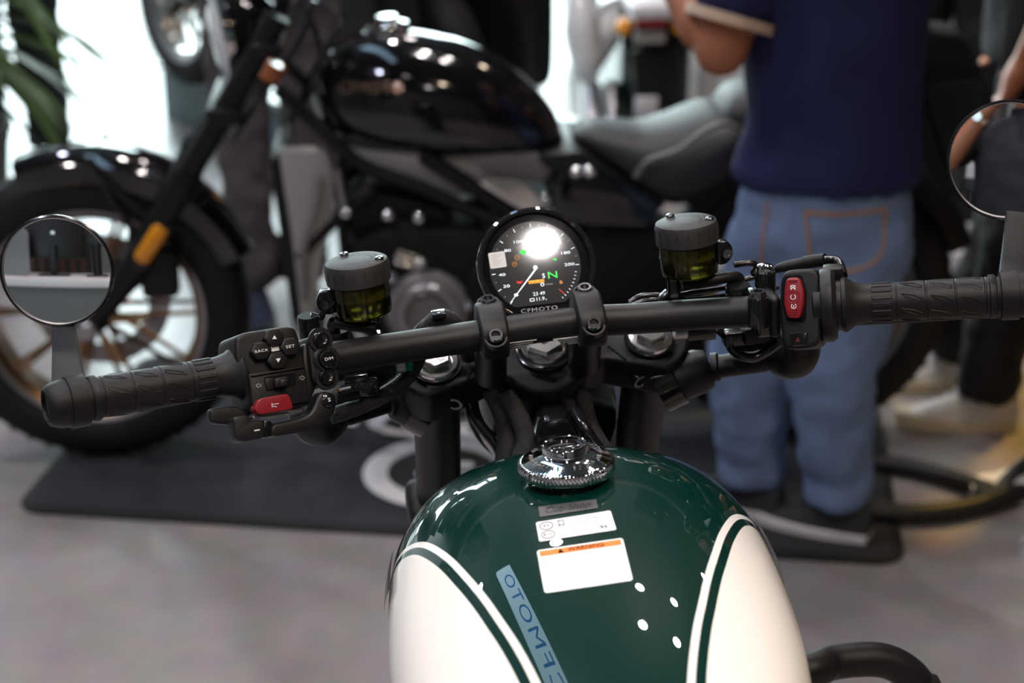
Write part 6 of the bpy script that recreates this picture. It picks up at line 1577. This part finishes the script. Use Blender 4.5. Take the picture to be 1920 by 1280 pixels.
obj('desk_top', dbow(0.05, 0.86, 0.92, 0.72), M['desktop'], dk, DK, bevel=0.008)
b = bmesh.new(); prism(b, rrect(0.62, 0.36, 0.05, 5, (-0.44, 1.10)), -0.20, -0.17); obj('divider_panel', b, M['divider'], dk, DK, bevel=0.004)
SCR = Fr(DK.M @ tr(0.02, -0.34, 0.92) @ rot('Z', 172))
mon = thing('monitor', 'black computer monitor standing on the reception desk in the left mirror', 'monitor', SCR)
b = bmesh.new(); box(b, (0, 0, 0.30), (0.50, 0.035, 0.32), rot('X', -8)); obj('screen_back', b, M['plastic'], mon, SCR, bevel=0.006)
b = bmesh.new(); box(b, (0, -0.02, 0.12), (0.05, 0.03, 0.24)); obj('stand_neck', b, M['plastic'], mon, SCR, bevel=0.004)
b = bmesh.new(); box(b, (0, 0, 0.006), (0.24, 0.18, 0.012)); obj('stand_foot', b, M['plastic'], mon, SCR, bevel=0.004)
obj('maker_mark', B(prism, rrect(0.03, 0.025, 0.005, 3, (0, 0.335)), -0.03, -0.020) if False else B(box, (0, 0.022, 0.335), (0.03, 0.004, 0.025)), M['steel'], mon, SCR)
PT = Fr(DK.M @ tr(0.36, -0.30, 0.92)); pt = thing('card_terminal', 'black stand with a clamp on the reception desk in the left mirror', 'stand', PT)
obj('terminal_foot', B(lathe, [(0.0, 0.0), (0.09, 0.0), (0.085, 0.012), (0.0, 0.016)], 24), M['plastic'], pt, PT)
obj('terminal_pole', B(tube, [(0, 0, 0.01), (0, 0, 0.24)], 0.035, 14), M['plastic'], pt, PT)
b = bmesh.new(); box(b, (0, 0.0, 0.28), (0.16, 0.06, 0.10)); obj('terminal_head', b, M['plastic'], pt, PT, bevel=0.012)
WP = Fr(tr(-0.85, Y0 + 0.12, 0)); 
wp = obj('wall_poster', B(box, (-0.55, 0.0, 1.65), (0.34, 0.02, 0.9)), M['desktop'], None, WP); tag(wp, 'white poster on the rear wall reflected in the left mirror', 'poster')

# ---- pale blue backlit sign above on the left, reflected along the tank
M['signface'] = pbr('pale_blue_backlit_face', (0.55, 0.78, 0.95), 0.4, emit=(0.55, 0.80, 1.0), estr=4.0)
M['signblue'] = pbr('blue_sign_letters', (0.0, 0.16, 0.80), 0.4, emit=(0.0, 0.25, 1.0), estr=1.2)
SGf = Fr(tr(-0.86, 3.34, 3.50) @ rot('Z', 112) @ rot('X', 68)); sg = thing('hanging_sign', 'pale blue backlit sign with blue lettering hung from the ceiling on the left', 'sign', SGf)
b = bmesh.new(); box(b, (0, 0, 0), (2.3, 0.06, 0.30)); obj('sign_box', b, M['signface'], sg, SGf, bevel=0.01)
bm = text_bm('CFMOTO', tr(0, -0.034, 0) @ FACE @ Matrix.Diagonal((0.25 * 1.7, 0.25, 0.28, 1))); obj('sign_lettering', bm, M['signblue'], sg, SGf, smooth=0)
for x in (-0.6, 0.6):
    q_ = SGf.w((x, 0.02, 0)); obj('sign_rod', B(tube, [q_, Vector((q_.x, q_.y, CEIL))], 0.008, 8), M['satin'], sg, WORLD)
# ---- yellow spotlight on the right
ys_ = thing('yellow_spotlight', 'yellow ceiling spotlight shining on the sneakers at the right', 'spotlight', tr(2.2, 4.3, CEIL))
SPT = Vector((2.2, 4.3, CEIL - 0.22)); dirv = (Vector((p2[0] + 0.06, p2[1], 0.05)) - SPT).normalized()
obj('lamp_can', B(tube, [SPT - dirv * 0.10, SPT + dirv * 0.05], 0.05, 20), M['satin'], ys_, WORLD)
obj('lamp_stem', B(tube, [Vector((2.2, 4.3, CEIL)), SPT - dirv * 0.05], 0.012, 8), M['satin'], ys_, WORLD)
ld = bpy.data.lights.new('yellow_spot', 'SPOT'); ld.energy = 520; ld.color = (1.0, 0.62, 0.12); ld.spot_size = R(22); ld.spot_blend = 0.6; ld.shadow_soft_size = 0.18
lo = bpy.data.objects.new('yellow_spot', ld); COL.objects.link(lo)
place(lo, ys_, tr(SPT + dirv * 0.06) @ dirv.to_track_quat('-Z', 'Y').to_matrix().to_4x4())
